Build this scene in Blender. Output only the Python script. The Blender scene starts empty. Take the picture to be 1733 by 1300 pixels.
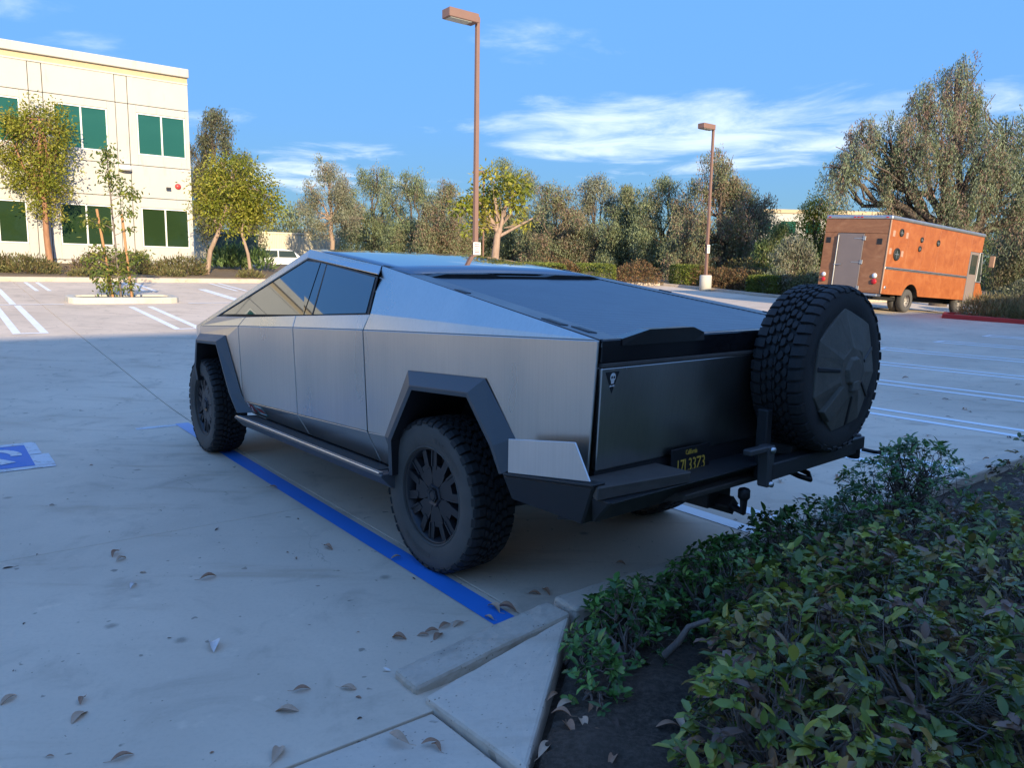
import bpy, math, random
import numpy as np
from mathutils import Vector, Matrix, Euler

sc = bpy.context.scene
# ------------------------------------------------------------------ camera
CAM_H, PITCH, ROLL, FPX = 1.6645, 0.142674, 0.01662, 1296.92
cam_d = bpy.data.cameras.new('camera'); cam_o = bpy.data.objects.new('camera', cam_d)
sc.collection.objects.link(cam_o); sc.camera = cam_o
cam_d.sensor_fit = 'HORIZONTAL'; cam_d.sensor_width = 36.0; cam_d.lens = 36.0 * FPX / 1733.0
cam_d.clip_start = 0.05; cam_d.clip_end = 6000
_f = Vector((0, math.cos(PITCH), -math.sin(PITCH))); _r = Vector((1, 0, 0)); _u = _r.cross(_f)
_r = _r * math.cos(ROLL) + _u * math.sin(ROLL); _u = _r.cross(_f)
cam_o.matrix_world = Matrix(((_r.x, _u.x, -_f.x, 0), (_r.y, _u.y, -_f.y, 0), (_r.z, _u.z, -_f.z, CAM_H), (0, 0, 0, 1)))

# ------------------------------------------------------------------ sun, sky, exposure
SUN_EL = math.radians(16.0)
SUN_AZ = math.radians(158.0)          # compass bearing of the sun, from +Y clockwise
sun_dir = Vector((math.sin(SUN_AZ) * math.cos(SUN_EL), math.cos(SUN_AZ) * math.cos(SUN_EL), math.sin(SUN_EL)))
sl = bpy.data.lights.new('sun', 'SUN'); sl.energy = 2.6; sl.angle = math.radians(0.53); sl.color = (1.0, 0.83, 0.57)
so = bpy.data.objects.new('sun', sl); sc.collection.objects.link(so)
so.rotation_euler = sun_dir.to_track_quat('Z', 'Y').to_euler(); so.location = (30, -60, 60)
sc.view_settings.view_transform = 'Standard'; sc.view_settings.look = 'None'
sc.view_settings.exposure = 1.62; sc.view_settings.gamma = 1.0
sc.render.engine = 'CYCLES'
try:
    sc.cycles.use_denoising = True; sc.cycles.denoiser = 'OPENIMAGEDENOISE'
    sc.cycles.denoising_input_passes = 'RGB_ALBEDO_NORMAL'; sc.cycles.denoising_prefilter = 'ACCURATE'; sc.cycles.denoising_quality = 'HIGH'
except Exception: pass
sc.cycles.max_bounces = 7; sc.cycles.diffuse_bounces = 3; sc.cycles.glossy_bounces = 4
sc.cycles.transparent_max_bounces = 6; sc.cycles.transmission_bounces = 3
sc.cycles.sample_clamp_indirect = 8.0; sc.cycles.caustics_reflective = False; sc.cycles.caustics_refractive = False

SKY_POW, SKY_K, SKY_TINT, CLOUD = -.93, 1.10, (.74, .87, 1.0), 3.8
CLOUD_AT = (-19.62, 2.93, 0)  # cirrus offset, picked for neutral fill light while the view stays mostly clear
wd = bpy.data.worlds.new('World'); sc.world = wd; wd.use_nodes = True
NT = wd.node_tree; NT.nodes.clear()
def N(nt, t, **k):
    n = nt.nodes.new(t)
    for a, b in k.items():
        if a.startswith('i_'): n.inputs[a[2:].replace('_', ' ')].default_value = b
        else: setattr(n, a, b)
    return n
def math_n(nt, op, a, b=None, c=None, clamp=False):
    n = nt.nodes.new('ShaderNodeMath'); n.operation = op; n.use_clamp = clamp
    for i, x in enumerate((a, b, c)):
        if x is None: continue
        if isinstance(x, (int, float)): n.inputs[i].default_value = x
        else: nt.links.new(x, n.inputs[i])
    return n.outputs[0]
def sstep(nt, x, a, b):
    n = nt.nodes.new('ShaderNodeMapRange'); n.interpolation_type = 'SMOOTHSTEP'
    nt.links.new(x, n.inputs[0]); n.inputs[1].default_value = a; n.inputs[2].default_value = b
    return n.outputs[0]
sky = N(NT, 'ShaderNodeTexSky', sky_type='NISHITA', sun_disc=False)
sky.sun_elevation = SUN_EL; sky.sun_rotation = SUN_AZ; sky.altitude = 50; sky.air_density = 1.0; sky.dust_density = 0.6; sky.ozone_density = 5.0
tc = N(NT, 'ShaderNodeTexCoord')
sep = N(NT, 'ShaderNodeSeparateXYZ'); NT.links.new(tc.outputs['Generated'], sep.inputs[0])
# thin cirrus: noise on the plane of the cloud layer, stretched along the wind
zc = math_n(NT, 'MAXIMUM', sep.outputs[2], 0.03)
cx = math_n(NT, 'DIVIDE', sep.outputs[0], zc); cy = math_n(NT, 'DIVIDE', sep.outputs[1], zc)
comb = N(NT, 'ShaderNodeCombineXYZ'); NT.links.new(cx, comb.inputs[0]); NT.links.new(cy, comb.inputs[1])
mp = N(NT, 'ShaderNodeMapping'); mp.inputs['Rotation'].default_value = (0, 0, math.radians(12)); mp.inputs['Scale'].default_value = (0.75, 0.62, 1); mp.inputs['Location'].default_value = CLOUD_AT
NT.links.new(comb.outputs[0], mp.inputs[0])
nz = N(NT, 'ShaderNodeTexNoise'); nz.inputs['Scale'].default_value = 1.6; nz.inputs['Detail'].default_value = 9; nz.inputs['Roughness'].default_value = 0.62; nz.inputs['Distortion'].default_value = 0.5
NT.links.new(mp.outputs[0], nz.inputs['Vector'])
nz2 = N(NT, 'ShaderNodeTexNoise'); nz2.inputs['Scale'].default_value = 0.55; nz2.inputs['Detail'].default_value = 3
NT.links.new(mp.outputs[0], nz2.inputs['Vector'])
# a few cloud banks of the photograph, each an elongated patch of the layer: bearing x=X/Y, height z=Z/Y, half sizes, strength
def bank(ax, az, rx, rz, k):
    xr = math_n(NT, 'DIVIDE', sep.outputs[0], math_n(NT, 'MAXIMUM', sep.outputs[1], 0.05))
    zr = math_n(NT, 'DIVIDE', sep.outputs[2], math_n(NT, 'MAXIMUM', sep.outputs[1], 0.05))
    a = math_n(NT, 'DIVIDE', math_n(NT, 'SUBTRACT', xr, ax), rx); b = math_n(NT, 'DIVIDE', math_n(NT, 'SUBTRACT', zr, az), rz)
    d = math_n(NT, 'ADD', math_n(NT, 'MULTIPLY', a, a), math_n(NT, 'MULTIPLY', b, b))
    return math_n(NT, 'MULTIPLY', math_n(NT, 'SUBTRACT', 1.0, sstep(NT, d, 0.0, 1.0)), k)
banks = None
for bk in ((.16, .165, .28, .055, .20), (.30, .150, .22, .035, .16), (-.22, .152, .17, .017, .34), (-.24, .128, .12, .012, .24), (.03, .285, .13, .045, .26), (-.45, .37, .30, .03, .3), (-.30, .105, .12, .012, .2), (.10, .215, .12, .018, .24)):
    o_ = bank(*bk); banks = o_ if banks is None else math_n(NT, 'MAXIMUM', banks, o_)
fill_cirrus = math_n(NT, 'MULTIPLY', sstep(NT, nz2.outputs[0], .40, .66), .34)  # cirrus cover over the whole sky, added for brighter, more neutral fill light
thr = math_n(NT, 'ADD', banks, fill_cirrus)
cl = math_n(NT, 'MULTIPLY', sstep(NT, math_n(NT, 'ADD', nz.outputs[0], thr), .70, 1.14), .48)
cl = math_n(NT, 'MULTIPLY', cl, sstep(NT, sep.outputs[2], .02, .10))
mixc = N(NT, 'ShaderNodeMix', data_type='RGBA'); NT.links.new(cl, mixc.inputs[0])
# one tone curve over the whole sky: evens out the physical sky's steep rise towards the horizon
bw = N(NT, 'ShaderNodeRGBToBW'); NT.links.new(sky.outputs[0], bw.inputs[0])
flat = math_n(NT, 'MULTIPLY', math_n(NT, 'POWER', math_n(NT, 'MAXIMUM', bw.outputs[0], .05), SKY_POW), SKY_K)
tint = N(NT, 'ShaderNodeMix', data_type='RGBA', blend_type='MULTIPLY'); tint.inputs[0].default_value = 1.0; NT.links.new(sky.outputs[0], tint.inputs[6])
vcol = N(NT, 'ShaderNodeCombineXYZ')
for i, kk in enumerate(SKY_TINT): NT.links.new(math_n(NT, 'MULTIPLY', flat, kk), vcol.inputs[i])
NT.links.new(vcol.outputs[0], tint.inputs[7])
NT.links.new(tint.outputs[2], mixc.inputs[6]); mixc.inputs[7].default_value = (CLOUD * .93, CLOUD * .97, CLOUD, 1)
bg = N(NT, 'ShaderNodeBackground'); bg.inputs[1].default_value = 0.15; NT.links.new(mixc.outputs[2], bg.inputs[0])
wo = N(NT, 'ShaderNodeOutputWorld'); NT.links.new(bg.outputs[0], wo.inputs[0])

# ------------------------------------------------------------------ the lot's own grid: u away from the near kerb, v along it
LA = math.radians(37.5)
OX, OY = -0.47, 3.0
UX, UY, VX, VY = -math.sin(LA), math.cos(LA), math.cos(LA), math.sin(LA)
def sm(x):
    x = np.clip(x, 0, 1); return x * x * (3 - 2 * x)
def terr(u, v):
    z = .062 * .4 * np.logaddexp(0, (np.minimum(u, 35.5) - 6.5) / .4)
    return z + (.00037 * np.clip(v, 0, 27) ** 2 - .043 * np.clip(v - 27, 0, 7)) * sm((20 - u) / 8)
def W(u, v, dz=0.0):
    return Vector((OX + u * UX + v * VX, OY + u * UY + v * VY, float(terr(u, v)) + dz))
def UV(x, y):
    dx, dy = x - OX, y - OY
    return dx * UX + dy * UY, dx * VX + dy * VY
def ray(px, py):
    return _f + _r * ((px - 866.5) / FPX) - _u * ((py - 650.0) / FPX)
def on_ground(px, py, off=0.0):
    d = ray(px, py); t = 1.0
    while t < 160:
        p = Vector((0, 0, CAM_H)) + d * t
        if p.z <= terr(*UV(p.x, p.y)) + off: return p
        t += 0.02
    return None
def at_depth(px, py, depth): return Vector((0, 0, CAM_H)) + ray(px, py) * depth
GRID_ROT = LA                          # z rotation that turns local x to V and local y to U

# ------------------------------------------------------------------ mesh helpers
def setp(o, label=None, cat=None, group=None, kind=None):
    if label: o['label'] = label
    if cat: o['category'] = cat
    if group: o['group'] = group
    if kind: o['kind'] = kind
    return o
def link(o, parent=None):
    sc.collection.objects.link(o)
    if parent is not None: o.parent = parent
    return o
def empty(name, loc=(0, 0, 0), rot=(0, 0, 0)):
    o = bpy.data.objects.new(name, None); o.empty_display_size = .2
    o.location = loc; o.rotation_euler = rot; sc.collection.objects.link(o); return o
def np_mesh(name, V, F, smooth=False):
    """V (n,3) array, F (m,k) int array of equal polygons"""
    me = bpy.data.meshes.new(name); V = np.asarray(V, dtype=np.float32); F = np.asarray(F, dtype=np.int32)
    me.vertices.add(len(V)); me.vertices.foreach_set('co', V.ravel())
    k = F.shape[1]; me.loops.add(F.size); me.loops.foreach_set('vertex_index', F.ravel())
    me.polygons.add(len(F)); me.polygons.foreach_set('loop_start', np.arange(0, F.size, k, dtype=np.int32))
    if smooth: me.polygons.foreach_set('use_smooth', np.ones(len(F), dtype=bool))
    me.update(calc_edges=True); return me
class MB:
    def __init__(s): s.v = []; s.f = []; s.m = []; s.sm = []
    def add(s, verts, faces, m=0, smooth=False):
        b = len(s.v); s.v += [tuple(p) for p in verts]
        for f in faces: s.f.append([b + i for i in f]); s.m.append(m); s.sm.append(smooth)
        return s
    def box(s, x0, x1, y0, y1, z0, z1, m=0):
        return s.add([(x0, y0, z0), (x1, y0, z0), (x1, y1, z0), (x0, y1, z0), (x0, y0, z1), (x1, y0, z1), (x1, y1, z1), (x0, y1, z1)],
                     [(0, 3, 2, 1), (4, 5, 6, 7), (0, 1, 5, 4), (1, 2, 6, 5), (2, 3, 7, 6), (3, 0, 4, 7)], m)
    def hexa(s, p, m=0):   # eight corners: bottom ring, top ring
        return s.add(p, [(0, 3, 2, 1), (4, 5, 6, 7), (0, 1, 5, 4), (1, 2, 6, 5), (2, 3, 7, 6), (3, 0, 4, 7)], m)
    def prism(s, a, b, m=0, smooth=False):   # two equal rings joined and capped
        n = len(a)
        s.add(list(a) + list(b), [tuple(range(n))[::-1], tuple(range(n, 2 * n))] + [(i, (i + 1) % n, n + (i + 1) % n, n + i) for i in range(n)], m, smooth)
        return s
    def panel(s, pts, out, t=.012, m=0):
        P = [Vector(p) for p in pts]; nrm = Vector((0, 0, 0)); c = sum(P, Vector()) / len(P)
        for i in range(len(P)): nrm += (P[i] - c).cross(P[(i + 1) % len(P)] - c)
        nrm.normalize()
        if nrm.dot(Vector(out)) < 0: P = P[::-1]; nrm = -nrm
        return s.prism([p - nrm * t for p in P], P, m)
    def tube(s, pts, rad, n=8, m=0, cap=True, smooth=True):
        pts = [Vector(p) for p in pts]; k = len(pts)
        if isinstance(rad, (int, float)): rad = [rad] * k
        rings = []; up = None
        for i in range(k):
            t = (pts[min(i + 1, k - 1)] - pts[max(i - 1, 0)]).normalized()
            if up is None: up = Vector((0, 0, 1)) if abs(t.z) < .9 else Vector((1, 0, 0))
            a = t.cross(up).normalized(); b = a.cross(t).normalized(); up = b
            rings.append([pts[i] + (a * math.cos(2 * math.pi * j / n) + b * math.sin(2 * math.pi * j / n)) * rad[i] for j in range(n)])
        vs = [p for r in rings for p in r]; fs = []
        for i in range(k - 1):
            for j in range(n):
                fs.append((i * n + j, i * n + (j + 1) % n, (i + 1) * n + (j + 1) % n, (i + 1) * n + j))
        s.add(vs, fs, m, smooth)
        if cap: s.add(rings[0], [tuple(range(n))[::-1]], m); s.add(rings[-1], [tuple(range(n))], m)
        return s
    def lathe(s, prof, n=48, axis='z', m=0, smooth=True, closed=False, c=(0, 0, 0)):
        # prof: list of (r, h)
        vs = []; k = len(prof)
        for r, h in prof:
            for j in range(n):
                a = 2 * math.pi * j / n; x, y = r * math.cos(a), r * math.sin(a)
                p = {'z': (x, y, h), 'y': (x, h, y), 'x': (h, x, y)}[axis]
                vs.append((p[0] + c[0], p[1] + c[1], p[2] + c[2]))
        fs = []
        for i in range(k - 1 if not closed else k):
            i2 = (i + 1) % k
            for j in range(n): fs.append((i * n + j, i * n + (j + 1) % n, i2 * n + (j + 1) % n, i2 * n + j))
        return s.add(vs, fs, m, smooth)
    def mesh(s, name, mats):
        me = bpy.data.meshes.new(name); me.from_pydata(s.v, [], s.f)
        for m in (mats if isinstance(mats, (list, tuple)) else [mats]): me.materials.append(m)
        me.polygons.foreach_set('material_index', s.m); me.polygons.foreach_set('use_smooth', s.sm); me.update(); return me
    def build(s, name, mats, parent=None, bevel=0, seg=1, loc=None, fix=True):
        me = s.mesh(name, mats); o = bpy.data.objects.new(name, me); link(o, parent)
        if fix: fix_normals(me)
        if bevel:
            b = o.modifiers.new('bevel', 'BEVEL'); b.width = bevel; b.segments = seg; b.limit_method = 'ANGLE'; b.angle_limit = math.radians(32)
        if loc is not None: o.location = loc
        return o
import bmesh
def fix_normals(me):
    bm = bmesh.new(); bm.from_mesh(me); bmesh.ops.recalc_face_normals(bm, faces=bm.faces); bm.to_mesh(me); bm.free()
def text_mesh(name, body, size, mat, extrude=.0015, font=None, space=1.0):
    cu = bpy.data.curves.new(name, 'FONT'); cu.body = body; cu.size = size; cu.extrude = extrude; cu.align_x = 'CENTER'; cu.align_y = 'CENTER'; cu.space_character = space; cu.resolution_u = 2
    t = bpy.data.objects.new(name, cu); sc.collection.objects.link(t)
    dg = bpy.context.evaluated_depsgraph_get(); me = bpy.data.meshes.new_from_object(t.evaluated_get(dg))
    bpy.data.objects.remove(t); bpy.data.curves.remove(cu); me.name = name; me.materials.clear(); me.materials.append(mat); return me

# ------------------------------------------------------------------ materials
MATS = {}
def new_mat(name):
    m = bpy.data.materials.new(name); m.use_nodes = True; nt = m.node_tree; nt.nodes.clear()
    out = nt.nodes.new('ShaderNodeOutputMaterial'); MATS[name] = m; return m, nt, out
def noise(nt, scale, detail=4, rough=.55, vec=None, dist=0):
    n = nt.nodes.new('ShaderNodeTexNoise'); n.inputs['Scale'].default_value = scale; n.inputs['Detail'].default_value = detail; n.inputs['Roughness'].default_value = rough; n.inputs['Distortion'].default_value = dist
    if vec is not None: nt.links.new(vec, n.inputs['Vector'])
    return n.outputs[0]
def ramp(nt, x, stops):
    r = nt.nodes.new('ShaderNodeValToRGB'); nt.links.new(x, r.inputs[0]); e = r.color_ramp.elements
    while len(e) < len(stops): e.new(.5)
    for i, (p, c) in enumerate(stops): e[i].position = p; e[i].color = (*c, 1) if len(c) == 3 else c
    return r.outputs[0]
def mixrgb(nt, f, a, b, mode='MIX'):
    n = nt.nodes.new('ShaderNodeMix'); n.data_type = 'RGBA'; n.blend_type = mode
    for i, x in ((0, f), (6, a), (7, b)):
        if isinstance(x, (int, float)): n.inputs[i].default_value = x
        elif isinstance(x, tuple): n.inputs[i].default_value = (*x, 1)
        else: nt.links.new(x, n.inputs[i])
    return n.outputs[2]
def coords(nt, kind='Object', scale=None, rot=None):
    t = nt.nodes.new('ShaderNodeTexCoord').outputs[kind]
    if scale or rot:
        m = nt.nodes.new('ShaderNodeMapping'); nt.links.new(t, m.inputs[0])
        if scale: m.inputs['Scale'].default_value = scale
        if rot: m.inputs['Rotation'].default_value = rot
        t = m.outputs[0]
    return t
def bump(nt, h, strength=.3, dist=.01):
    b = nt.nodes.new('ShaderNodeBump'); b.inputs['Strength'].default_value = strength; b.inputs['Distance'].default_value = dist
    nt.links.new(h, b.inputs['Height']); return b.outputs[0]
def principled(nt, out, color, rough=.6, metal=0., normal=None, spec=.5, **kw):
    p = nt.nodes.new('ShaderNodeBsdfPrincipled')
    for i, x in (('Base Color', color), ('Roughness', rough), ('Metallic', metal), ('Specular IOR Level', spec)):
        if isinstance(x, (int, float)): p.inputs[i].default_value = x
        elif isinstance(x, tuple): p.inputs[i].default_value = (*x, 1)
        else: nt.links.new(x, p.inputs[i])
    if normal is not None: nt.links.new(normal, p.inputs['Normal'])
    for k, x in kw.items(): p.inputs[k.replace('_', ' ')].default_value = x
    nt.links.new(p.outputs[0], out.inputs[0]); return p
def simple(name, color, rough=.6, metal=0., var=.12, scale=8, bmp=0., bscale=60, spec=.5, kind='Object', **kw):
    if name in MATS: return MATS[name]
    m, nt, out = new_mat(name); co = coords(nt, kind)
    n = noise(nt, scale, 5, .6, co)
    c = mixrgb(nt, n, tuple(max(0, x * (1 - var)) for x in color), tuple(min(1, x * (1 + var)) for x in color))
    nb = bump(nt, noise(nt, bscale, 3, .6, co), bmp, .01) if bmp else None
    rg = math_n(nt, 'ADD', math_n(nt, 'MULTIPLY', math_n(nt, 'SUBTRACT', n, .5), .18), rough, clamp=True)
    principled(nt, out, c, rg, metal, nb, spec, **kw); return m
def concrete(name, base, stain=1.0, speck=False):
    m, nt, out = new_mat(name); co = coords(nt)
    big = noise(nt, .35, 5, .6, co, .4); mid = noise(nt, 2.2, 6, .65, co, .6); fine = noise(nt, 45, 4, .7, co)
    c = mixrgb(nt, sstep(nt, big, .3, .7), tuple(x * .86 for x in base), tuple(x * 1.1 for x in base))
    c = mixrgb(nt, math_n(nt, 'MULTIPLY', sstep(nt, mid, .50, .74), .40 * stain), c, tuple(x * .55 for x in base))
    c = mixrgb(nt, math_n(nt, 'MULTIPLY', sstep(nt, noise(nt, 5.5, 4, .6, co), .62, .75), .22 * stain), c, (min(1, base[0] * 1.4), min(1, base[1] * 1.38), min(1, base[2] * 1.35)))
    c = mixrgb(nt, math_n(nt, 'MULTIPLY', sstep(nt, noise(nt, 13, 2, .5, co), .70, .74), .55 * stain), c, tuple(x * .32 for x in base))
    c = mixrgb(nt, math_n(nt, 'MULTIPLY', math_n(nt, 'SUBTRACT', fine, .5), .35), c, (0, 0, 0), 'SUBTRACT') if False else mixrgb(nt, math_n(nt, 'MULTIPLY', sstep(nt, fine, .45, .7), .16), c, tuple(x * .6 for x in base))
    h = math_n(nt, 'ADD', math_n(nt, 'MULTIPLY', fine, .35), math_n(nt, 'MULTIPLY', mid, .5))
    # drips, grit and hairline cracks
    vd = nt.nodes.new('ShaderNodeTexVoronoi'); vd.inputs['Scale'].default_value = 2.3; nt.links.new(co, vd.inputs['Vector'])
    c = mixrgb(nt, math_n(nt, 'MULTIPLY', math_n(nt, 'SUBTRACT', 1.0, sstep(nt, math_n(nt, 'ADD', vd.outputs[0], math_n(nt, 'MULTIPLY', fine, .10)), .07,   .15)), .45 * stain), c, tuple(x * .30 for x in base))
    vg = nt.nodes.new('ShaderNodeTexVoronoi'); vg.inputs['Scale'].default_value = 26; nt.links.new(co, vg.inputs['Vector'])
    c = mixrgb(nt, math_n(nt, 'MULTIPLY', math_n(nt, 'MULTIPLY', math_n(nt, 'SUBTRACT', 1.0, sstep(nt, vg.outputs[0], .06, .13)), sstep(nt, noise(nt, 3.1, 3, .6, co), .50, .66)), .55 * stain), c, tuple(x * .25 for x in base))
    vc = nt.nodes.new('ShaderNodeTexVoronoi'); vc.feature = 'DISTANCE_TO_EDGE'; vc.inputs['Scale'].default_value = .22
    wv = nt.nodes.new('ShaderNodeVectorMath'); wv.operation = 'ADD'; nt.links.new(co, wv.inputs[0]); nzc = nt.nodes.new('ShaderNodeTexNoise'); nzc.inputs['Scale'].default_value = 1.3; nzc.inputs['Detail'].default_value = 6; nt.links.new(co, nzc.inputs['Vector']); nt.links.new(nzc.outputs['Color'], wv.inputs[1]); nt.links.new(wv.outputs[0], vc.inputs['Vector'])
    crk = math_n(nt, 'MULTIPLY', math_n(nt, 'SUBTRACT', 1.0, sstep(nt, vc.outputs[0], .0003, .0013)), sstep(nt, noise(nt, .6, 2, .5, co), .50, .60))
    c = mixrgb(nt, math_n(nt, 'MULTIPLY', crk, 0.0 if speck else .5), c, tuple(x * .22 for x in base))
    # dried streaks across the fall of the lot
    sk = noise(nt, 1.1, 5, .65, coords(nt, 'Object', (.5, 2.6, 1), (0, 0, -LA)), .3)
    c = mixrgb(nt, math_n(nt, 'MULTIPLY', sstep(nt, sk, .53, .72), .36 * stain), c, (base[0] * .62, base[1] * .56, base[2] * .50))
    # broom sweep marks
    sw = noise(nt, 30, 2, .5, coords(nt, 'Object', (0.25, 4, 1), (0, 0, -LA)))
    h = math_n(nt, 'ADD', h, math_n(nt, 'MULTIPLY', sw, .25))
    if speck:
        vo = nt.nodes.new('ShaderNodeTexVoronoi'); vo.inputs['Scale'].default_value = 42; nt.links.new(co, vo.inputs['Vector'])
        gate = sstep(nt, noise(nt, 7, 3, .5, co), .40, .66)
        pit = math_n(nt, 'MULTIPLY', math_n(nt, 'SUBTRACT', 1.0, sstep(nt, vo.outputs[0], .10, .20)), gate)
        c = mixrgb(nt, math_n(nt, 'MULTIPLY', pit, .85), c, tuple(x * .18 for x in base)); h = math_n(nt, 'SUBTRACT', h, math_n(nt, 'MULTIPLY', pit, 1.2))
    principled(nt, out, c, .82, 0, bump(nt, h, .35, .006), .35); return m
concrete('lot_concrete', (.66, .535, .405), 1.35)
concrete('kerb_concrete', (.54, .45, .355), 1.6, True)
concrete('slab_concrete', (.62, .525, .42), 1.0, True)
concrete('pale_concrete', (.55, .52, .45), .6)
def foliage_mat(name, trans=.35, rough=.55, spec=.35):
    m, nt, out = new_mat(name)
    a = nt.nodes.new('ShaderNodeAttribute'); a.attribute_name = 'col'
    p = nt.nodes.new('ShaderNodeBsdfPrincipled'); nt.links.new(a.outputs['Color'], p.inputs['Base Color']); p.inputs['Roughness'].default_value = rough; p.inputs['Specular IOR Level'].default_value = spec
    t = nt.nodes.new('ShaderNodeBsdfTranslucent'); nt.links.new(mixrgb(nt, .5, a.outputs['Color'], (.42, .48, .06), 'MIX') if False else a.outputs['Color'], t.inputs[0])
    mx = nt.nodes.new('ShaderNodeMixShader'); mx.inputs[0].default_value = trans; nt.links.new(p.outputs[0], mx.inputs[1]); nt.links.new(t.outputs[0], mx.inputs[2]); nt.links.new(mx.outputs[0], out.inputs[0]); return m
foliage_mat('leaves'); foliage_mat('glossy_leaves', .22, .32, .5)
def bark(name, a, b):
    m, nt, out = new_mat(name); co = coords(nt, 'Object', (3, 3, .6)); n = noise(nt, 4, 6, .7, co)
    principled(nt, out, ramp(nt, n, [(.3, a), (.7, b)]), .85, 0, bump(nt, noise(nt, 9, 5, .7, co), .6, .03)); return m
bark('bark_dark', (.06, .045, .035), (.16, .12, .095)); bark('bark_pale', (.26, .17, .12), (.42, .31, .24)); bark('bark_twig', (.11, .085, .07), (.24, .19, .16)); bark('bark_red', (.25, .115, .06), (.40, .22, .13))
m, nt, out = new_mat('soil'); co = coords(nt); n1 = noise(nt, 3, 6, .7, co); n2 = noise(nt, 38, 5, .75, co)
principled(nt, out, mixrgb(nt, sstep(nt, n2, .35, .7), ramp(nt, n1, [(.3, (.045, .034, .026)), (.75, (.10, .078, .060))]), (.13, .10, .078)), .95, 0, bump(nt, math_n(nt, 'ADD', n2, n1), .9, .03), .2)
m, nt, out = new_mat('dry_ground'); co = coords(nt); n1 = noise(nt, .5, 6, .7, co); n2 = noise(nt, 12, 5, .75, co)
principled(nt, out, mixrgb(nt, sstep(nt, n2, .35, .7), ramp(nt, n1, [(.3, (.16, .105, .06)), (.6, (.24, .17, .10)), (.8, (.13, .12, .05))]), (.20, .15, .095)), .95, 0, bump(nt, n2, .8, .04), .2)
# ================================================================== THE SETTING
rng = np.random.default_rng(7); random.seed(7)
def grid_obj(name, us, vs, zf, mat, parent=None, smooth=True):
    us = np.asarray(us, float); vs = np.asarray(vs, float)
    A, B = np.meshgrid(us, vs, indexing='ij'); Z = zf(A, B)
    P = np.stack([OX + A * UX + B * VX, OY + A * UY + B * VY, Z], -1).reshape(-1, 3)
    n, k = len(us), len(vs); i, j = np.meshgrid(np.arange(n - 1), np.arange(k - 1), indexing='ij')
    a = (i * k + j).ravel(); F = np.stack([a, a + 1, a + k + 1, a + k], -1)[:, ::-1]
    me = np_mesh(name, P, F, smooth); me.materials.append(mat)
    o = bpy.data.objects.new(name, me); link(o, parent); fix_up(me); return o
def fix_up(me):
    if len(me.polygons) and me.polygons[0].normal.z < 0: me.flip_normals()
gu = [-900, -400, -150, -60, -30, -14, -8, -4, -2, -1, 0, 2, 4, 5, 6, 6.5, 7, 8, 10, 12, 14, 16, 18, 20, 22, 24, 25.7, 25.8] + list(np.arange(27, 60, 1.5)) + [65, 80, 120, 200, 400, 900]
gv = [-900, -400, -150, -60] + list(np.arange(-40, 70, 2.5)) + [90, 150, 400, 900]
def ground_z(u, v):
    h = terr(u, v) + np.where((u > 25.75), .12 + .10 * np.sin(u * 1.7 + v * .6) * np.sin(v * .9) * np.clip((u - 26) / 3, 0, 1), -.10)
    h = h - np.clip((u - 37) * .03, 0, .45)
    return h - np.clip((np.abs(u) - 80) * .004, 0, 6) - np.clip((np.abs(v) - 80) * .004, 0, 6)
setp(grid_obj('ground', gu, gv, ground_z, MATS['dry_ground']), kind='structure')

# parking lot: slabs of concrete with open joints, on a dark bed that shows in them
lot_sub = simple('joint_filler', (.05, .045, .04), .9)
lot = setp(grid_obj('parking_lot', [-.34, 2, 4, 5, 6, 6.5, 7, 8, 10, 12, 14, 16, 18, 20, 22, 24, 25.6], np.arange(-42, 64, 2.0), lambda u, v: terr(u, v) - .035, lot_sub), kind='structure')
u_edges = [-.33, 2.38, 6.78, 10.15, 13.45, 18.66, 22.0, 25.6]
v_edges = sorted([.78 + 4.55 * k for k in range(-9, 14)])
def slab(u0, u1, v0, v1):
    g = .0035; gv_ = .0075
    un = max(2, int((u1 - u0) / .55)); us = np.linspace(u0 + g, u1 - g, un); vs = np.linspace(v0 + gv_, v1 - gv_, 5)
    A, B = np.meshgrid(us, vs, indexing='ij'); Z = terr(A, B)
    P = np.stack([OX + A * UX + B * VX, OY + A * UY + B * VY, Z], -1).reshape(-1, 3).tolist()
    k = len(vs); F = [(i * k + j, (i + 1) * k + j, (i + 1) * k + j + 1, i * k + j + 1) for i in range(un - 1) for j in range(k - 1)]
    rim = [i * k for i in range(un)] + [(un - 1) * k + j for j in range(1, k)] + [i * k + k - 1 for i in range(un - 2, -1, -1)] + [j for j in range(k - 2, 0, -1)]
    # a worn, rounded arris
    cu, cv = (u0 + u1) / 2, (v0 + v1) / 2; c = W(cu, cv); n0 = len(P)
    for t in rim:
        p = Vector(P[t]); d = (p - c); d.z = 0; d.normalize(); P.append((p.x + d.x * .0022, p.y + d.y * .0022, p.z - .003))
    for t in rim: q_ = P[n0 + rim.index(t)]; P.append((q_[0], q_[1], q_[2] - .03))
    R = len(rim)
    for a in range(R):
        b = (a + 1) % R; F += [(rim[a], rim[b], n0 + b, n0 + a), (n0 + a, n0 + b, n0 + R + b, n0 + R + a)]
    me = bpy.data.meshes.new('slab'); me.from_pydata(P, [], F); me.materials.append(MATS['lot_concrete']); fix_normals(me); fix_up(me)
    link(bpy.data.objects.new('slab', me), lot)
for a in range(len(u_edges) - 1):
    for b in range(len(v_edges) - 1):
        v0, v1 = v_edges[b], v_edges[b + 1]
        u0 = u_edges[a]
        if a == 0 and v0 >= .78: u0 = -.005
        if a == 0 and v1 == .78:   # the bay beside the kerb ramp: two slabs meet at the kerb's end
            slab(u0, u_edges[1], v0, v1); continue
        slab(u0, u_edges[a + 1], v0, v1)

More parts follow.
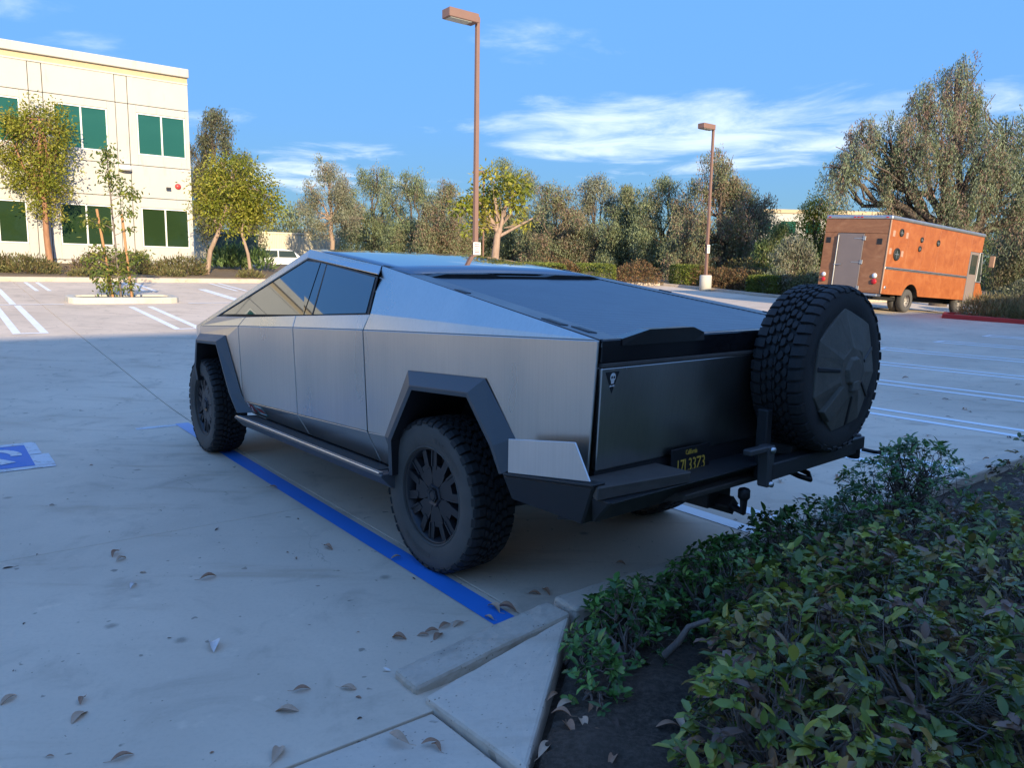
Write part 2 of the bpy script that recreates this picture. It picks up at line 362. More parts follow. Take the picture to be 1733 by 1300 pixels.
# painted lines
def paint(name, col, wear):
    m, nt, out = new_mat(name); co = coords(nt)
    w = math_n(nt, 'ADD', noise(nt, 7, 5, .7, co), math_n(nt, 'MULTIPLY', noise(nt, 60, 3, .6, co), .35))
    f = sstep(nt, w, wear, wear + .16)
    c = mixrgb(nt, noise(nt, 2, 4, .6, co), tuple(x * .85 for x in col), tuple(min(1, x * 1.1) for x in col))
    c = mixrgb(nt, f, c, (.30, .285, .26)); principled(nt, out, c, .62, 0, bump(nt, noise(nt, 70, 3, .6, co), .25, .004), .4); return m
white_p = paint('white_paint', (.88, .88, .86), .90); blue_p = paint('blue_paint', (.026, .20, .64), .88); faded_p = paint('faded_blue_paint', (.30, .40, .62), .80); worn_p = paint('worn_white_paint', (.62, .63, .64), .68); badge_p = paint('badge_blue_paint', (.05, .18, .50), .86)
def strip(name, u0, u1, v0, v1, mat, dz=.004, skew=0.):
    un = max(2, int(abs(u1 - u0) / .4) + 1); us = np.linspace(u0, u1, un); P = []; F = []
    for i, u in enumerate(us):
        s_ = skew * i / (un - 1)
        P += [W(u, v0 + s_, dz), W(u, v1 + s_, dz)]
    for i in range(un - 1): F.append((2 * i, 2 * i + 1, 2 * i + 3, 2 * i + 2))
    me = bpy.data.meshes.new(name); me.from_pydata(P, [], F); me.materials.append(mat); fix_up(me)
    return link(bpy.data.objects.new(name, me), lot)
strip('stall_line', .12, 5.15, .60, .735, blue_p); strip('stall_line', 5.15, 5.95, .60, .735, faded_p)
strip('stall_line', 5.83, 5.93, .20, .595, worn_p)
def hairpin(u0, u1, va, vb, far=True, w=.13):
    strip('stall_line', u0, u1, va, va + w, white_p); strip('stall_line', u0, u1, vb - w, vb, white_p)
    e = u1 if far else u0
    strip('stall_line', e - (.10 if far else 0), e + (0 if far else .10), va + w + .002, vb - w - .002, white_p)
for va, vb in ((2.74, 3.22), (5.28, 5.78), (7.74, 8.26), (10.40, 10.95), (12.95, 13.5), (15.75, 16.35), (18.7, 19.35), (21.6, 22.2)): hairpin(.15, 6.22, va, vb)
for k in range(-6, 5):
    va = -.22 + 2.74 * k; hairpin(13.68, 18.0 if k == 1 else 18.55, va, va + .56, far=False)
    if va > 3.9 or va < 1: hairpin(18.77, 22.9, va + (.25 if k > 1 else 0), va + .5, far=True)
    strip('stall_line', 24.0 - 1.7, 25.3, va + 1.25, va + 1.35, white_p); strip('stall_line', 24.0 - 1.7, 25.3, va + 1.55, va + 1.65, white_p)
strip('row_line', 18.61, 18.71, -15, 1.25, white_p, .008); strip('row_line', 18.61, 18.71, 4.1, 12, white_p, .008)
# accessible-parking badge on the ground
b0, b1, bv0, bv1 = 4.63, 5.75, -1.80, -.66
strip('badge_field', b0 + .11, b1 - .11, bv0 + .11, bv1 - .145, badge_p, .005)
for a in ((b0, b0 + .10, bv0, bv1 - .005), (b1 - .10, b1, bv0, bv1 - .07)): strip('badge_border', *a, worn_p, .005)
strip('badge_border', b0 + .11, (b0 + b1) / 2 - .01, bv1 - .145, bv1, worn_p, .005); strip('badge_border', (b0 + b1) / 2 + .01, b1 - .02, bv1 - .145, bv1 - .05, worn_p, .005); strip('badge_border', b0 + .11, b1 - .11, bv0, bv0 + .10, worn_p, .005)
def ribbon(name, pts, w, mat, dz):
    P = []; F = []
    for i, (u, v) in enumerate(pts):
        a = pts[max(0, i - 1)]; b = pts[min(len(pts) - 1, i + 1)]; t = Vector((b[0] - a[0], b[1] - a[1])).normalized(); n = Vector((-t.y, t.x)) * w / 2
        P += [W(u + n.x, v + n.y, dz), W(u - n.x, v - n.y, dz)]
    for i in range(len(pts) - 1): F.append((2 * i, 2 * i + 1, 2 * i + 3, 2 * i + 2))
    me = bpy.data.meshes.new(name); me.from_pydata(P, [], F); me.materials.append(mat); fix_up(me); return link(bpy.data.objects.new(name, me), lot)
cu_, cv_ = 5.24, -1.22
ribbon('badge_symbol', [(cu_ + .30 * math.sin(a), cv_ + .02 + .30 * math.cos(a)) for a in np.linspace(-.15, 3.6, 22)], .085, worn_p, .0085)
ribbon('badge_symbol', [(cu_ - .33, cv_ + .24), (cu_ - .05, cv_ + .10), (cu_ - .02, cv_ - .20), (cu_ + .02, cv_ - .30)], .12, worn_p, .0095)

# ---- kerbs. Corner list in the lot's grid: (u, v, z) with z over the terrain
def kerb(name, line, w, h, mat, label=None, z0=-.06, kind='structure', parent=None, top_slope=0.0):
    """line: (u,v) points of the kerb's lot-side face; the kerb lies to the left of the walk"""
    mb = MB(); P = []
    L = [line[0]]
    for a, b in zip(line, line[1:]):
        n = max(1, int(math.dist(a, b) / 1.2))
        for i in range(1, n + 1): L.append((a[0] + (b[0] - a[0]) * i / n, a[1] + (b[1] - a[1]) * i / n))
    hs_ = h if callable(h) else (lambda i: h)
    for i, (u, v) in enumerate(L):
        a = L[max(0, i - 1)]; b = L[min(len(L) - 1, i + 1)]; t = Vector((b[0] - a[0], b[1] - a[1])).normalized(); n = Vector((t.y, -t.x)) * w
        hh = hs_(i / max(1, len(L) - 1))
        f0 = W(u, v, z0); f1 = W(u + n.x * .10, v + n.y * .10, hh); f2 = W(u + n.x, v + n.y, hh + top_slope); f3 = W(u + n.x, v + n.y, z0)
        P.append([f0, f1, f2, f3])
    vs = [p for r in P for p in r]; fs = []
    for i in range(len(P) - 1):
        for j in range(4): fs.append((i * 4 + j, i * 4 + (j + 1) % 4, i * 4 + 4 + (j + 1) % 4, i * 4 + 4 + j))
    fs += [(3, 2, 1, 0), tuple(range(len(vs) - 4, len(vs)))]
    mb.add(vs, fs); o = mb.build(name, mat, parent, bevel=.018, seg=2)
    return setp(o, label, kind=kind) if kind else o
KM = MATS['kerb_concrete']
# near kerb: walking towards -v keeps the bed (u<0) on the left
kerb('kerb', [(0.0, .815), (-.005, .40), (-.01, -.02)], .19, lambda t: .125 - .085 * t ** 1.2, KM)
kerb('kerb', [(0.0, 4.2), (0.0, .845)], .19, .135, KM)
kerb('kerb', [(0.0, 9.0), (0.0, 4.215)], .19, .135, KM); kerb('kerb', [(0.0, 30.0), (0.0, 9.015)], .19, .135, KM)
# the far kerb under the building's planting, and the right-hand edge of the lot
kerb('kerb', [(25.6, -42), (25.6, 30.2)], .18, .14, KM); kerb('kerb', [(25.4, 30.2), (17.9, 30.5), (16.8, 31.4), (16.4, 33.5), (16.3, 50)], .18, .14, KM)
red_p = paint('red_kerb_paint', (.52, .035, .028), .90)
RED = [(8.9, 44), (9.15, 30), (9.55, 26.9), (9.2, 26.0), (7.0, 27.1), (0.6, 30.4)]
kerb('kerb', RED, .18, .15, red_p)
WEAR = bpy.data.textures.new('wear', 'CLOUDS'); WEAR.noise_scale = .045; WEAR.noise_depth = 3
def weather(o, k=.012):
    a = o.modifiers.new('cut', 'SUBSURF'); a.subdivision_type = 'SIMPLE'; a.levels = a.render_levels = 4
    d = o.modifiers.new('chip', 'DISPLACE'); d.texture = WEAR; d.strength = k; d.mid_level = .62; d.texture_coords = 'GLOBAL'
for o in [o for o in sc.objects if o.name.startswith('kerb')][:3]: weather(o)
# kerb-ramp flare, ramp slab
mb = MB()
A, B, Cc = (-.262, -.015, .030), (-.203, .79, .126), (-.90, -.012, .072)
top = [W(a[0], a[1], a[2]) for a in (A, B, Cc)]; bot = [W(a[0], a[1], -.06) for a in (A, B, Cc)]
mb.prism(bot, top); flare = setp(mb.build('ramp_flare', MATS['slab_concrete'], None, bevel=.016, seg=2), kind='structure'); weather(flare, .008)
mb = MB(); q4 = [(-.345, -.028, .004), (-.345, -1.75, .004), (-1.9, -1.75, .07), (-1.9, -.028, .09), ]
mb.prism([W(a[0], a[1], -.06) for a in q4], [W(*a) for a in q4]); setp(mb.build('sidewalk', MATS['slab_concrete'], None, bevel=.008, seg=2), kind='structure')
for k, (v0, v1) in enumerate(((-1.76, -6), (-6.01, -14), (-14.01, -24))):
    mb = MB(); q4 = [(-.345, v0, .004 if k == 0 else .12), (-.345, v1, .12), (-1.9, v1, .12), (-1.9, v0, .08)]
    mb.prism([W(a[0], a[1], -.06) for a in q4], [W(*a) for a in q4]); setp(mb.build('sidewalk', MATS['slab_concrete'], None, bevel=.008, seg=2), kind='structure')
mb = MB(); q4 = [(-1.91, -24, .12), (-1.91, -.01, .09), (-5.85, -.01, .10), (-5.85, -24, .12)][::-1]
mb.prism([W(a[0], a[1], -.06) for a in q4], [W(*a) for a in q4]); setp(mb.build('sidewalk', MATS['slab_concrete'], None, bevel=.008), kind='structure')
mb = MB(); mb.add([W(-1.0, -.06, -.014), W(-.32, -.06, -.014), W(-.32, .9, -.014), W(-1.0, .9, -.014)], [(0, 1, 2, 3)]); setp(mb.build('joint_soil', MATS['soil'], None), kind='structure')
mb = MB(); q4 = [(-5.86, -90, .02), (-5.86, 60, .02), (-19, 60, .02), (-19, -90, .02)]; mb.prism([W(a[0], a[1], -.2) for a in q4], [W(*a) for a in q4]); setp(mb.build('bounce_paving', MATS['pale_concrete'], None), kind='structure')  # unseen pale paving, added so the tailgate reflects something brighter
# foreground bed of bare soil
def bed_z(u, v): return terr(u, v) + .065 + .018 * np.sin(u * 9 + v * 3) * np.sin(v * 7 - u * 4) + .012 * np.sin(u * 23 + 1) * np.sin(v * 19) + .03 * sm((-.3 - u) / .8)
nb_u = np.concatenate([np.linspace(-5.8, -2, 14), np.linspace(-1.94, -.17, 50)]); nb_v = np.concatenate([np.linspace(-.022, 5, 121), np.linspace(5.1, 34, 40)])
bed = grid_obj('planting_bed', nb_u, nb_v, lambda u, v: bed_z(u, v) - .20 * (sm((.80 - (v - (u + .235) * 1.15 - .02)) / .06)), MATS['soil']); setp(bed, kind='structure')
# bed behind the red kerb, bed at the right edge
def bed_from(name, us, vs, inside, dz, mat):
    return setp(grid_obj(name, us, vs, lambda u, v: terr(u, v) + np.where(inside(u, v), dz + .02 * np.sin(u * 5) * np.sin(v * 4), -.05), mat), kind='structure')
def in_red(u, v): return (v > 26.2) & (u < 9.4 - .0 * v) & (v > 27.25 + (7.0 - u) * .51) & (v > 26.9 - (u - 9.2) * .2)
bed_from('planting_bed', np.linspace(-2, 9.6, 60), np.linspace(26.3, 50, 60), in_red, .11, MATS['dry_ground'])
bed_from('planting_bed', np.linspace(16.6, 25.6, 50), np.linspace(30.2, 60, 50), lambda u, v: (v > 30.6) & (u > 16.6 + np.clip(32 - v, 0, 2) * .6), .11, MATS['dry_ground'])

# planted island with a rounded kerb
def island(u0, u1, v0, v1):
    t = empty('planter_island', W((u0 + u1) / 2, (v0 + v1) / 2)); setp(t, 'low kerbed concrete planter island holding a staked sapling', 'planter')
    inv = t.location
    ring = []; 
    for (cu, cv, a0) in ((u1 - .3, v1 - .3, 0), (u1 - .3, v0 + .3, 90), (u0 + .3, v0 + .3, 180), (u0 + .3, v1 - .3, 270)):
        for k in range(5):
            a = math.radians(a0 + 22.5 * k); ring.append((cu + .3 * math.cos(a), cv + (.3 * math.sin(a)) * (1 if a0 in (0, 270) or True else 1)))
    ring = [(u0, v0 + .25), (u0 + .08, v0 + .08), (u0 + .25, v0), (u1 - .25, v0), (u1 - .08, v0 + .08), (u1, v0 + .25), (u1, v1 - .25), (u1 - .08, v1 - .08), (u1 - .25, v1), (u0 + .25, v1), (u0 + .08, v1 - .08), (u0, v1 - .25)]
    c = ((u0 + u1) / 2, (v0 + v1) / 2)
    inn = [(c[0] + (u - c[0]) * .66, c[1] + (v - c[1]) * .86) for u, v in ring]; n = len(ring)
    R = [[W(u, v, -.06) - inv for u, v in ring], [W(u, v, .15) - inv for u, v in ring], [W(u, v, .15) - inv for u, v in inn], [W(u, v, .05) - inv for u, v in inn]]
    vs = [p for r in R for p in r]; fs = [(i * n + j, i * n + (j + 1) % n, (i + 1) * n + (j + 1) % n, (i + 1) * n + j) for i in range(3) for j in range(n)]
    MB().add(vs, fs).build('kerb', MATS['pale_concrete'], t, bevel=.03, seg=2)
    MB().add([W(u, v, .10) - inv for u, v in inn], [tuple(range(n))]).build('soil', MATS['soil'], t)
    return t
island(18.75, 19.75, 1.38, 3.95)

# ================================================================== BUILDINGS
m, nt, out = new_mat('stucco_white'); co = coords(nt); n1 = noise(nt, .9, 5, .6, co); st = noise(nt, 3, 4, .6, coords(nt, 'Object', (1.4, 1.4, .25)))
c = mixrgb(nt, n1, (.47, .455, .425), (.55, .535, .50)); c = mixrgb(nt, math_n(nt, 'MULTIPLY', sstep(nt, st, .56, .74), .5), c, (.36, .335, .30))
principled(nt, out, c, .85, 0, bump(nt, noise(nt, 60, 4, .6, co), .2, .01), .3)
simple('band_tan', (.50, .40, .26), .8); simple('window_frame_white', (.74, .74, .73), .5, var=.05); simple('roof_grey', (.3, .3, .3), .9)
def glass_mat(name, tint, metal, rough=.03, wav=.07):
    m, nt, out = new_mat(name); co = coords(nt)
    c = mixrgb(nt, noise(nt, .6, 2, .5, co), tuple(x * .85 for x in tint), tint)
    principled(nt, out, c, rough, metal, bump(nt, noise(nt, .8, 2, .4, co), wav, .05), .8); return m
glass_mat('green_glass', (.045, .21, .15), .62); glass_mat('green_glass_tree_reflection', (.05, .10, .04), .55)  # lower panes: olive of reflected trees and buildings is put into the tint
def office(name, label, u_face, depth, v0, v1, z0, z1, facing=-1, detail_v=None, cat='building', storey=(2.57, 4.25, 6.47, 8.20), period=3.085, phase=6.33, ww=1.95):
    """facing -1: the facade looks to -u. Local frame: x=v, y=u, z up."""
    c = W(u_face, (v0 + v1) / 2); t = empty(name, (c.x, c.y, 0), (0, 0, GRID_ROT)); setp(t, label, cat); vc = (v0 + v1) / 2; s = facing
    def bx(mb, a0, a1, d0, d1, h0, h1, mm=0): mb.box(a0 - vc, a1 - vc, min(-s * d0, -s * d1), max(-s * d0, -s * d1), h0, h1, mm)   # d>0 goes into the building
    core = MB(); bx(core, v0 + .04, v1 - .04, .26, depth, z0 - .4, z1 - .25); core.build('core', MATS['stucco_white'], t)
    SW = MATS['stucco_white']; cols = []; k0 = math.floor((v0 - phase) / period); x = phase + k0 * period
    while x < v1 + period:
        cols.append(x); x += period
    rows = [(z0 - .4, storey[0] - .62), (storey[0] - .62, storey[1] + .42), (storey[1] + .42, storey[2] - .45), (storey[2] - .45, storey[3] + .32), (storey[3] + .32, z1 - .60)]
    g = .012
    rest = MB()
    def piece(a0, a1, h0, h1, proud, det):
        a0 = max(a0, v0); a1 = min(a1, v1)
        if a1 - a0 < .05: return
        mb = MB() if det else rest
        bx(mb, a0 + g, a1 - g, -proud, .26, h0 + g, h1 - g)
        if det: mb.build('wall_panel', SW, t, bevel=.01)
    for x in cols:
        w0, w1 = x, x + ww; pj0, pj1 = x - .80, x - .32       # pilaster strip between bays
        det = detail_v is not None and w1 > detail_v
        for h0, h1 in rows: piece(pj0, pj1, h0, h1, -.02, det)
        for r in (0, 2, 4): piece(pj1, pj0 + period, rows[r][0], rows[r][1], 0, det)
        for r, (a, b) in ((1, storey[:2]), (3, storey[2:])):
            h0, h1 = rows[r]
            piece(pj1, w0, h0, h1, 0, det); piece(w1, pj0 + period, h0, h1, 0, det); piece(w0 - g * 2, w1 + g * 2, h0, a, -.004, det); piece(w0 - g * 2, w1 + g * 2, b, h1, -.004, det)
            if w0 < v0 or w1 > v1 + .02: continue
            f = MB(); mid = (w0 + w1) / 2
            for q_ in ((w0, w1, a, a + .05), (w0, w1, b - .05, b), (w0, w0 + .05, a + .05, b - .05), (w1 - .05, w1, a + .05, b - .05), (mid - .03, mid + .03, a + .05, b - .05)): bx(f, q_[0], q_[1], .02, .14, q_[2], q_[3])
            fo = f.build('window', MATS['window_frame_white'], t)
            for p0, p1 in ((w0 + .05, mid - .03), (mid + .03, w1 - .05)):
                pm = MB(); bx(pm, p0, p1, .07, .085, a + .05, b - .05); pm.build('pane', MATS['green_glass'] if r == 3 else MATS['green_glass_tree_reflection'], fo)
    if rest.v: rest.build('wall', SW, t)
    mb = MB(); bx(mb, v0, v1, .06, .27, z1 - .60, z1 - .35); mb.build('band', MATS['band_tan'], t)
    mb = MB(); bx(mb, v0 - .05, v1 + .05, -.07, .32, z1 - .36, z1); mb.build('parapet_cap', SW, t, bevel=.02)
    mb = MB(); bx(mb, v0 + .01, v1 - .01, -.03, .26, z1 - .665, z1 - .60); mb.build('string_course', SW, t)
    # end walls
    mb = MB(); bx(mb, v0, v0 + .035, .265, depth, z0 - .4, z1 - .30); bx(mb, v1 - .035, v1, .265, depth, z0 - .4, z1 - .30); mb.build('end_wall', SW, t)
    return t, bx
bl, bxl = office('office_building', 'white two-storey concrete office building with green tinted windows beyond the far parking row', 34.0, 16, -62, 8.46, 1.7, 10.30, -1, detail_v=-3)
# wall lamp, alarm bell and small fixings
mb = MB(); mb.lathe([(.0, .02), (.26, .02), (.26, .10), (.24, .22), (.0, .24)], 20); o = mb.build('wall_lamp', MATS['window_frame_white'], bl); o.location = (5.75 - (-62 + 8.46) / 2, -.12, 5.72)
red_m = simple('alarm_red', (.50, .05, .05), .4); mb = MB(); mb.lathe([(0, -.10), (.06, -.10), (.12, -.06), (.13, 0), (0, 0)], 20, 'y'); o = mb.build('alarm_bell', red_m, bl); o.location = (7.87 + 26.77, -.005, 5.25)
dk = simple('dark_metal', (.05, .05, .055), .45, .6); mb = MB(); mb.tube([(0, 0, 0), (0, -.16, -.02)], .03); mb.box(-.16, .03, -.24, -.14, -.07, .02); o = mb.build('camera_bracket', dk, bl, bevel=.01); o.location = (7.5 + 26.77, -.002, 5.15)
mb = MB(); mb.box(-.05, .05, -.05, 0, -.05, .05); o = mb.build('junction_box', MATS['window_frame_white'], bl, bevel=.01); o.location = (8.1 + 26.77, -.001, 5.95)
# the building behind the photographer whose shade fills the near half of the lot
office('office_building', 'white two-storey concrete office building behind the near planting bed, shading the lot', -19.0, 18, -90, 16.5, 0.0, 9.95, 1, phase=1.2, storey=(.9, 2.5, 4.9, 6.6))
office('office_building', 'lower white wing of the office building behind the near planting bed', -19.0, 18, 16.52, 80, 0.0, 9.30, 1, phase=17.2, storey=(.9, 2.5, 4.7, 6.4))
# ================================================================== THE PICKUP
TX, TY, TH = .29950, 4.76284, .708241          # rear axle on the ground, heading left of +Y
def stainless(name, base, rough, streak=.0):
    m, nt, out = new_mat(name); co = coords(nt)
    br = noise(nt, 3, 3, .5, coords(nt, 'Object', (.6, .6, 3))); big = noise(nt, 1.5, 4, .55, coords(nt, 'Object', (1.3, 1.3, .7))); sm_ = noise(nt, 7, 4, .6, co)
    c = mixrgb(nt, big, tuple(x * .84 for x in base), tuple(min(1, x * 1.10) for x in base))
    c = mixrgb(nt, math_n(nt, 'MULTIPLY', sstep(nt, sm_, .5, .85), .06), c, tuple(x * .62 for x in base))
    gr = noise(nt, 1.0, 2, .5, coords(nt, 'Object', (95, 95, 1.6)))
    c = mixrgb(nt, math_n(nt, 'MULTIPLY', sstep(nt, gr, .42, .66), .16), c, tuple(x * .70 for x in base))
    r = math_n(nt, 'ADD', rough, math_n(nt, 'ADD', math_n(nt, 'MULTIPLY', math_n(nt, 'SUBTRACT', big, .5), .22), math_n(nt, 'MULTIPLY', math_n(nt, 'SUBTRACT', br, .5), streak)), clamp=True)
    principled(nt, out, c, r, 1.0, None, .5); return m
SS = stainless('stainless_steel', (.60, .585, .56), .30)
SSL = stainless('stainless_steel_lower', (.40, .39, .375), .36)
ALU = stainless('bare_aluminium', (.66, .67, .68), .42)
TRIM = simple('grey_plastic_trim', (.075, .08, .088), .42, 0, .15, 5, .05, 90)
BLK = simple('black_plastic', (.016, .016, .018), .5, 0, .2, 6, .05, 120)
GLB = simple('gloss_black', (.01, .01, .012), .16, 0, .1, 3)
STEEL = simple('black_powder_coat', (.020, .021, .023), .52, .0, .35, 9, .25, 240)
DUST = simple('dusty_steel', (.07, .062, .055), .75, .0, .4, 14, .3, 160)
RUB = simple('tyre_rubber', (.022, .021, .021), .78, 0, .25, 10, .15, 90)
RUBD = simple('dusty_sidewall', (.085, .078, .070), .85, 0, .35, 9, .2, 60)
RIMM = simple('rim_dark_grey', (.05, .05, .055), .40, .6, .2, 8)
COV = simple('dusty_cover_plastic', (.10, .092, .076), .72, 0, .5, 11, .2, 40)
SLAT = simple('tonneau_slats', (.17, .175, .185), .36, .75, .15, 6)
YEL = simple('plate_yellow', (.62, .40, .06), .5); WHT = simple('decal_white', (.75, .75, .75), .5); REDD = simple('decal_red', (.30, .04, .05), .5); GRN = simple('decal_teal', (.10, .22, .22), .5)
m, nt, out = new_mat('car_glass'); co = coords(nt)
principled(nt, out, (.16, .19, .21), .02, .80, None, .8)
m, nt, out = new_mat('roof_glass_mat'); principled(nt, out, (.24, .27, .30), .03, .80, bump(nt, noise(nt, 1.1, 2, .4, coords(nt)), .03, .05), .8)

truck = empty('pickup_truck', (TX, TY, 0), (0, 0, math.pi / 2 + TH))
setp(truck, 'angular stainless steel pickup truck with a spare wheel on its tailgate', 'pickup truck')
def MY(pts): return [(p[0], -p[1], p[2]) for p in pts]
def both(name, mat, panels, t=.012, bevel=.003, out=(0, 1, 0)):
    for s in (1, -1):
        mb = MB()
        for pts in panels: mb.panel(pts if s > 0 else MY(pts), (out[0], out[1] * s, out[2]), t)
        mb.build(name, mat, truck, bevel=bevel)
# key lines of the left side
P_ = (1.83, .78, 1.818); Ct = (.79, .80, 1.701); TL = (-1.25, .9995, 1.399); F_ = (4.33, .79, 1.104)
def cz(x):   # crease height
    xs = [-1.25, .69, 1.674, 2.69, 3.68, 4.33]; zs = [1.399, 1.313, 1.265, 1.212, 1.152, 1.104]; return float(np.interp(x, xs, zs))
def py(z): return 1.0 + .012 * (z - 1.3)
def cy(x): return py(cz(x)) if x < 2.7 else float(np.interp(x, [2.7, 3.68, 4.33], [.9989, .97, .79]))
def cr(x, dx=0): return (x + dx, cy(x + dx), cz(x + dx))
g = .004
lowz = lambda x: float(np.interp(x, [.45, 2.65], [.700, .612]))
def low(x): return (x, py(lowz(x)), lowz(x))
def bot(x): return (x, .938, .505)
# doors: main face and lower facet
both('front_door', SS, [[cr(2.69, -g), cr(1.674, g), low(1.645 + g), low(2.655 - g)]])
both('rear_door', SS, [[cr(1.674, -g), cr(.69, g), low(.665 + g), low(1.645 - g)]])
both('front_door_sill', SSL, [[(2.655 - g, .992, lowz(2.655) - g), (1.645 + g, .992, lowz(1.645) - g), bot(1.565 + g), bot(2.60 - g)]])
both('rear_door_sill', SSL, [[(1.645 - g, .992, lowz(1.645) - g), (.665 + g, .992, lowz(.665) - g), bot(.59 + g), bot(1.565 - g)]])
# upper strips between crease and glass
sil = lambda x: (x, float(np.interp(x, [.66, 3.24], [.962, .971])), float(np.interp(x, [.662, 1.7, 2.59, 3.24], [1.409, 1.348, 1.292, 1.262])))
def up(x, dx=0): a = cr(x, dx); return (a[0], a[1] - .002, a[2] + .003)
both('door_strip', SS, [[up(2.69, -g), up(1.674, g), sil(1.689 + g), sil(2.60 - g)]]); both('door_strip', SS, [[up(1.674, -g), up(.69, g), sil(.665 + g), sil(1.689 - g)]])
# fender, with the wheel opening
both('front_fender', SS, [[cr(2.69, g), cr(3.66), (3.66, .972, 1.085), (2.965, 1.0, 1.10), (2.70, .995, .70), (2.66 + g, .992, lowz(2.66)), ], [cr(3.66, .001), F_, (4.42, .74, .72), (4.05, .86, .80), (3.68, .968, 1.085)]])
both('fender_strip', SS, [[up(2.69, g), up(3.66), sil(3.235), sil(2.60 + g)], [up(3.66, .001), (4.325, .792, 1.108), (3.30, .955, 1.262)]])
# A-pillar and cant rail, one steel band round the glass
wpk = (1.818, .806, 1.757); wtip = (3.24, .968, 1.264); wrt = (.745, .872, 1.642); wsr = (.70, .962, 1.411)
both('pillar_rail', SS, [[(4.32, .788, 1.112), P_, wpk, (3.27, .962, 1.268)], [P_, (.80, .802, 1.703), (.735, .868, 1.650), wpk]])
# bed side: sail above the crease, flank below with the opening for the wheel
both('bed_side', SS, [[up(.69, -g), (.662 - g, .965, 1.413), (.79 - g, .802, 1.701), TL]])
arch_r = [(.44, py(.70), .70), (.184, py(1.105), 1.105), (-.508, py(1.14), 1.14), (-.78, py(.80), .80)]
both('bed_flank', SS, [[cr(.69, -g), (-1.25, py(1.396), 1.396), (-1.205, py(.80), .80), arch_r[3], arch_r[2], arch_r[1], arch_r[0], (.655, py(lowz(.66)), lowz(.66))]])
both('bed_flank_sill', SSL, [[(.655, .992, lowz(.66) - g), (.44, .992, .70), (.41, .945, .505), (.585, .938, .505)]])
# dark liner just inside the panels so that the shut lines read dark
for s in (1, -1):
    mb = MB(); lin = [(2.9, .965, 1.19), (-1.2, .955, 1.37), (-1.16, .93, .82), (-.80, .955, .86), (-.52, .965, 1.15), (.20, .965, 1.12), (.46, .955, .70), (.43, .90, .52), (2.6, .90, .52), (2.68, .955, .72)]
    mb.panel(lin if s > 0 else MY(lin), (0, s, 0), .004)
    lu = [(2.9, .962, 1.195), (-1.2, .95, 1.37), (.66, .78, 1.68), (.64, .93, 1.41), (2.6, .945, 1.275)]; mb.panel(lu if s > 0 else MY(lu), (0, s, .3), .004); mb.build('inner_liner', BLK, truck)
# side glass with its black edge
wf = [wtip, wpk, (1.595, .8165, 1.736), (1.590, .966, 1.356)]; wr = [(1.578, .8172, 1.735), (1.573, .966, 1.357), wsr, wrt]
def inset(pts, d):
    c = sum((Vector(p) for p in pts), Vector()) / len(pts); return [tuple(Vector(p) + (c - Vector(p)).normalized() * d) for p in pts]
nw = Vector((.0184, .931, .364))
both('window_surround', BLK, [[tuple(Vector(p) - nw * .012) for p in ((3.27, .960, 1.262), wpk, wrt, wsr)]], .006, 0)
both('front_window', MATS['car_glass'], [[tuple(Vector(p) - nw * .006) for p in ((3.12, .966, 1.290), (1.83, .812, 1.735), (1.60, .822, 1.722), (1.592, .962, 1.362))]], .005, 0)
both('rear_window', MATS['car_glass'], [[tuple(Vector(p) - nw * .006) for p in ((1.582, .823, 1.721), (1.575, .962, 1.363), (.735, .959, 1.416), (.765, .874, 1.632))]], .005, 0)
both('window_divider', BLK, [[tuple(Vector(p) - nw * .003) for p in ((1.495, .826, 1.712), (1.480, .826, 1.711), (1.440, .962, 1.371), (1.455, .962, 1.370))]], .003, 0)
# windscreen, bonnet, nose
mb = MB(); mb.panel([(1.86, .76, 1.806), (1.86, -.76, 1.806), (3.25, -.775, 1.410), (3.25, .775, 1.410)], (.3, 0, 1), .01); mb.build('windscreen', MATS['car_glass'], truck)
mb = MB(); mb.panel([(3.26, .785, 1.408), (3.26, -.785, 1.408), (4.33, -.785, 1.106), (4.33, .785, 1.106)], (.3, 0, 1), .015); mb.build('bonnet', SS, truck, bevel=.004)
mb = MB(); mb.panel([(4.335, .785, 1.10), (4.335, -.785, 1.10), (4.45, -.74, .72), (4.45, .74, .72)], (1, 0, 0), .02); mb.build('front_fascia', SS, truck, bevel=.004)
mb = MB(); mb.hexa([(4.05, -.85, .42), (4.42, -.78, .42), (4.42, .78, .42), (4.05, .85, .42), (4.05, -.86, .72), (4.47, -.80, .72), (4.47, .80, .72), (4.05, .86, .72)]); mb.build('front_bumper', BLK, truck, bevel=.02)
mb = MB(); mb.box(4.335, 4.35, -.76, .76, 1.075, 1.095); mb.build('light_bar', WHT, truck)
# roof glass, slightly crowned, with its rear lip over the bed cover
def surf(name, secs, ny, mat, crown, parent=truck, thick=.012, smooth=True):
    V_ = []; nS = len(secs)
    for (x, y, z, cw) in secs:
        for j in range(ny + 1):
            a = -1 + 2 * j / ny; V_.append((x, y * a, z + cw * (1 - a * a)))
    F = [(i * (ny + 1) + j, i * (ny + 1) + j + 1, (i + 1) * (ny + 1) + j + 1, (i + 1) * (ny + 1) + j) for i in range(nS - 1) for j in range(ny)]
    mb = MB(); mb.add(V_, F, 0, smooth); o = mb.build(name, mat, parent)
    if o.data.polygons[0].normal.z < 0: o.data.flip_normals()
    sd = o.modifiers.new('solid', 'SOLIDIFY'); sd.thickness = thick; sd.offset = -1; return o
surf('roof_glass', [(1.84, .765, 1.820, .004), (1.6, .768, 1.796, .010), (1.2, .775, 1.752, .014), (.79, .786, 1.703, .016), (.46, .806, 1.657, .016)], 16, MATS['roof_glass_mat'], .02)
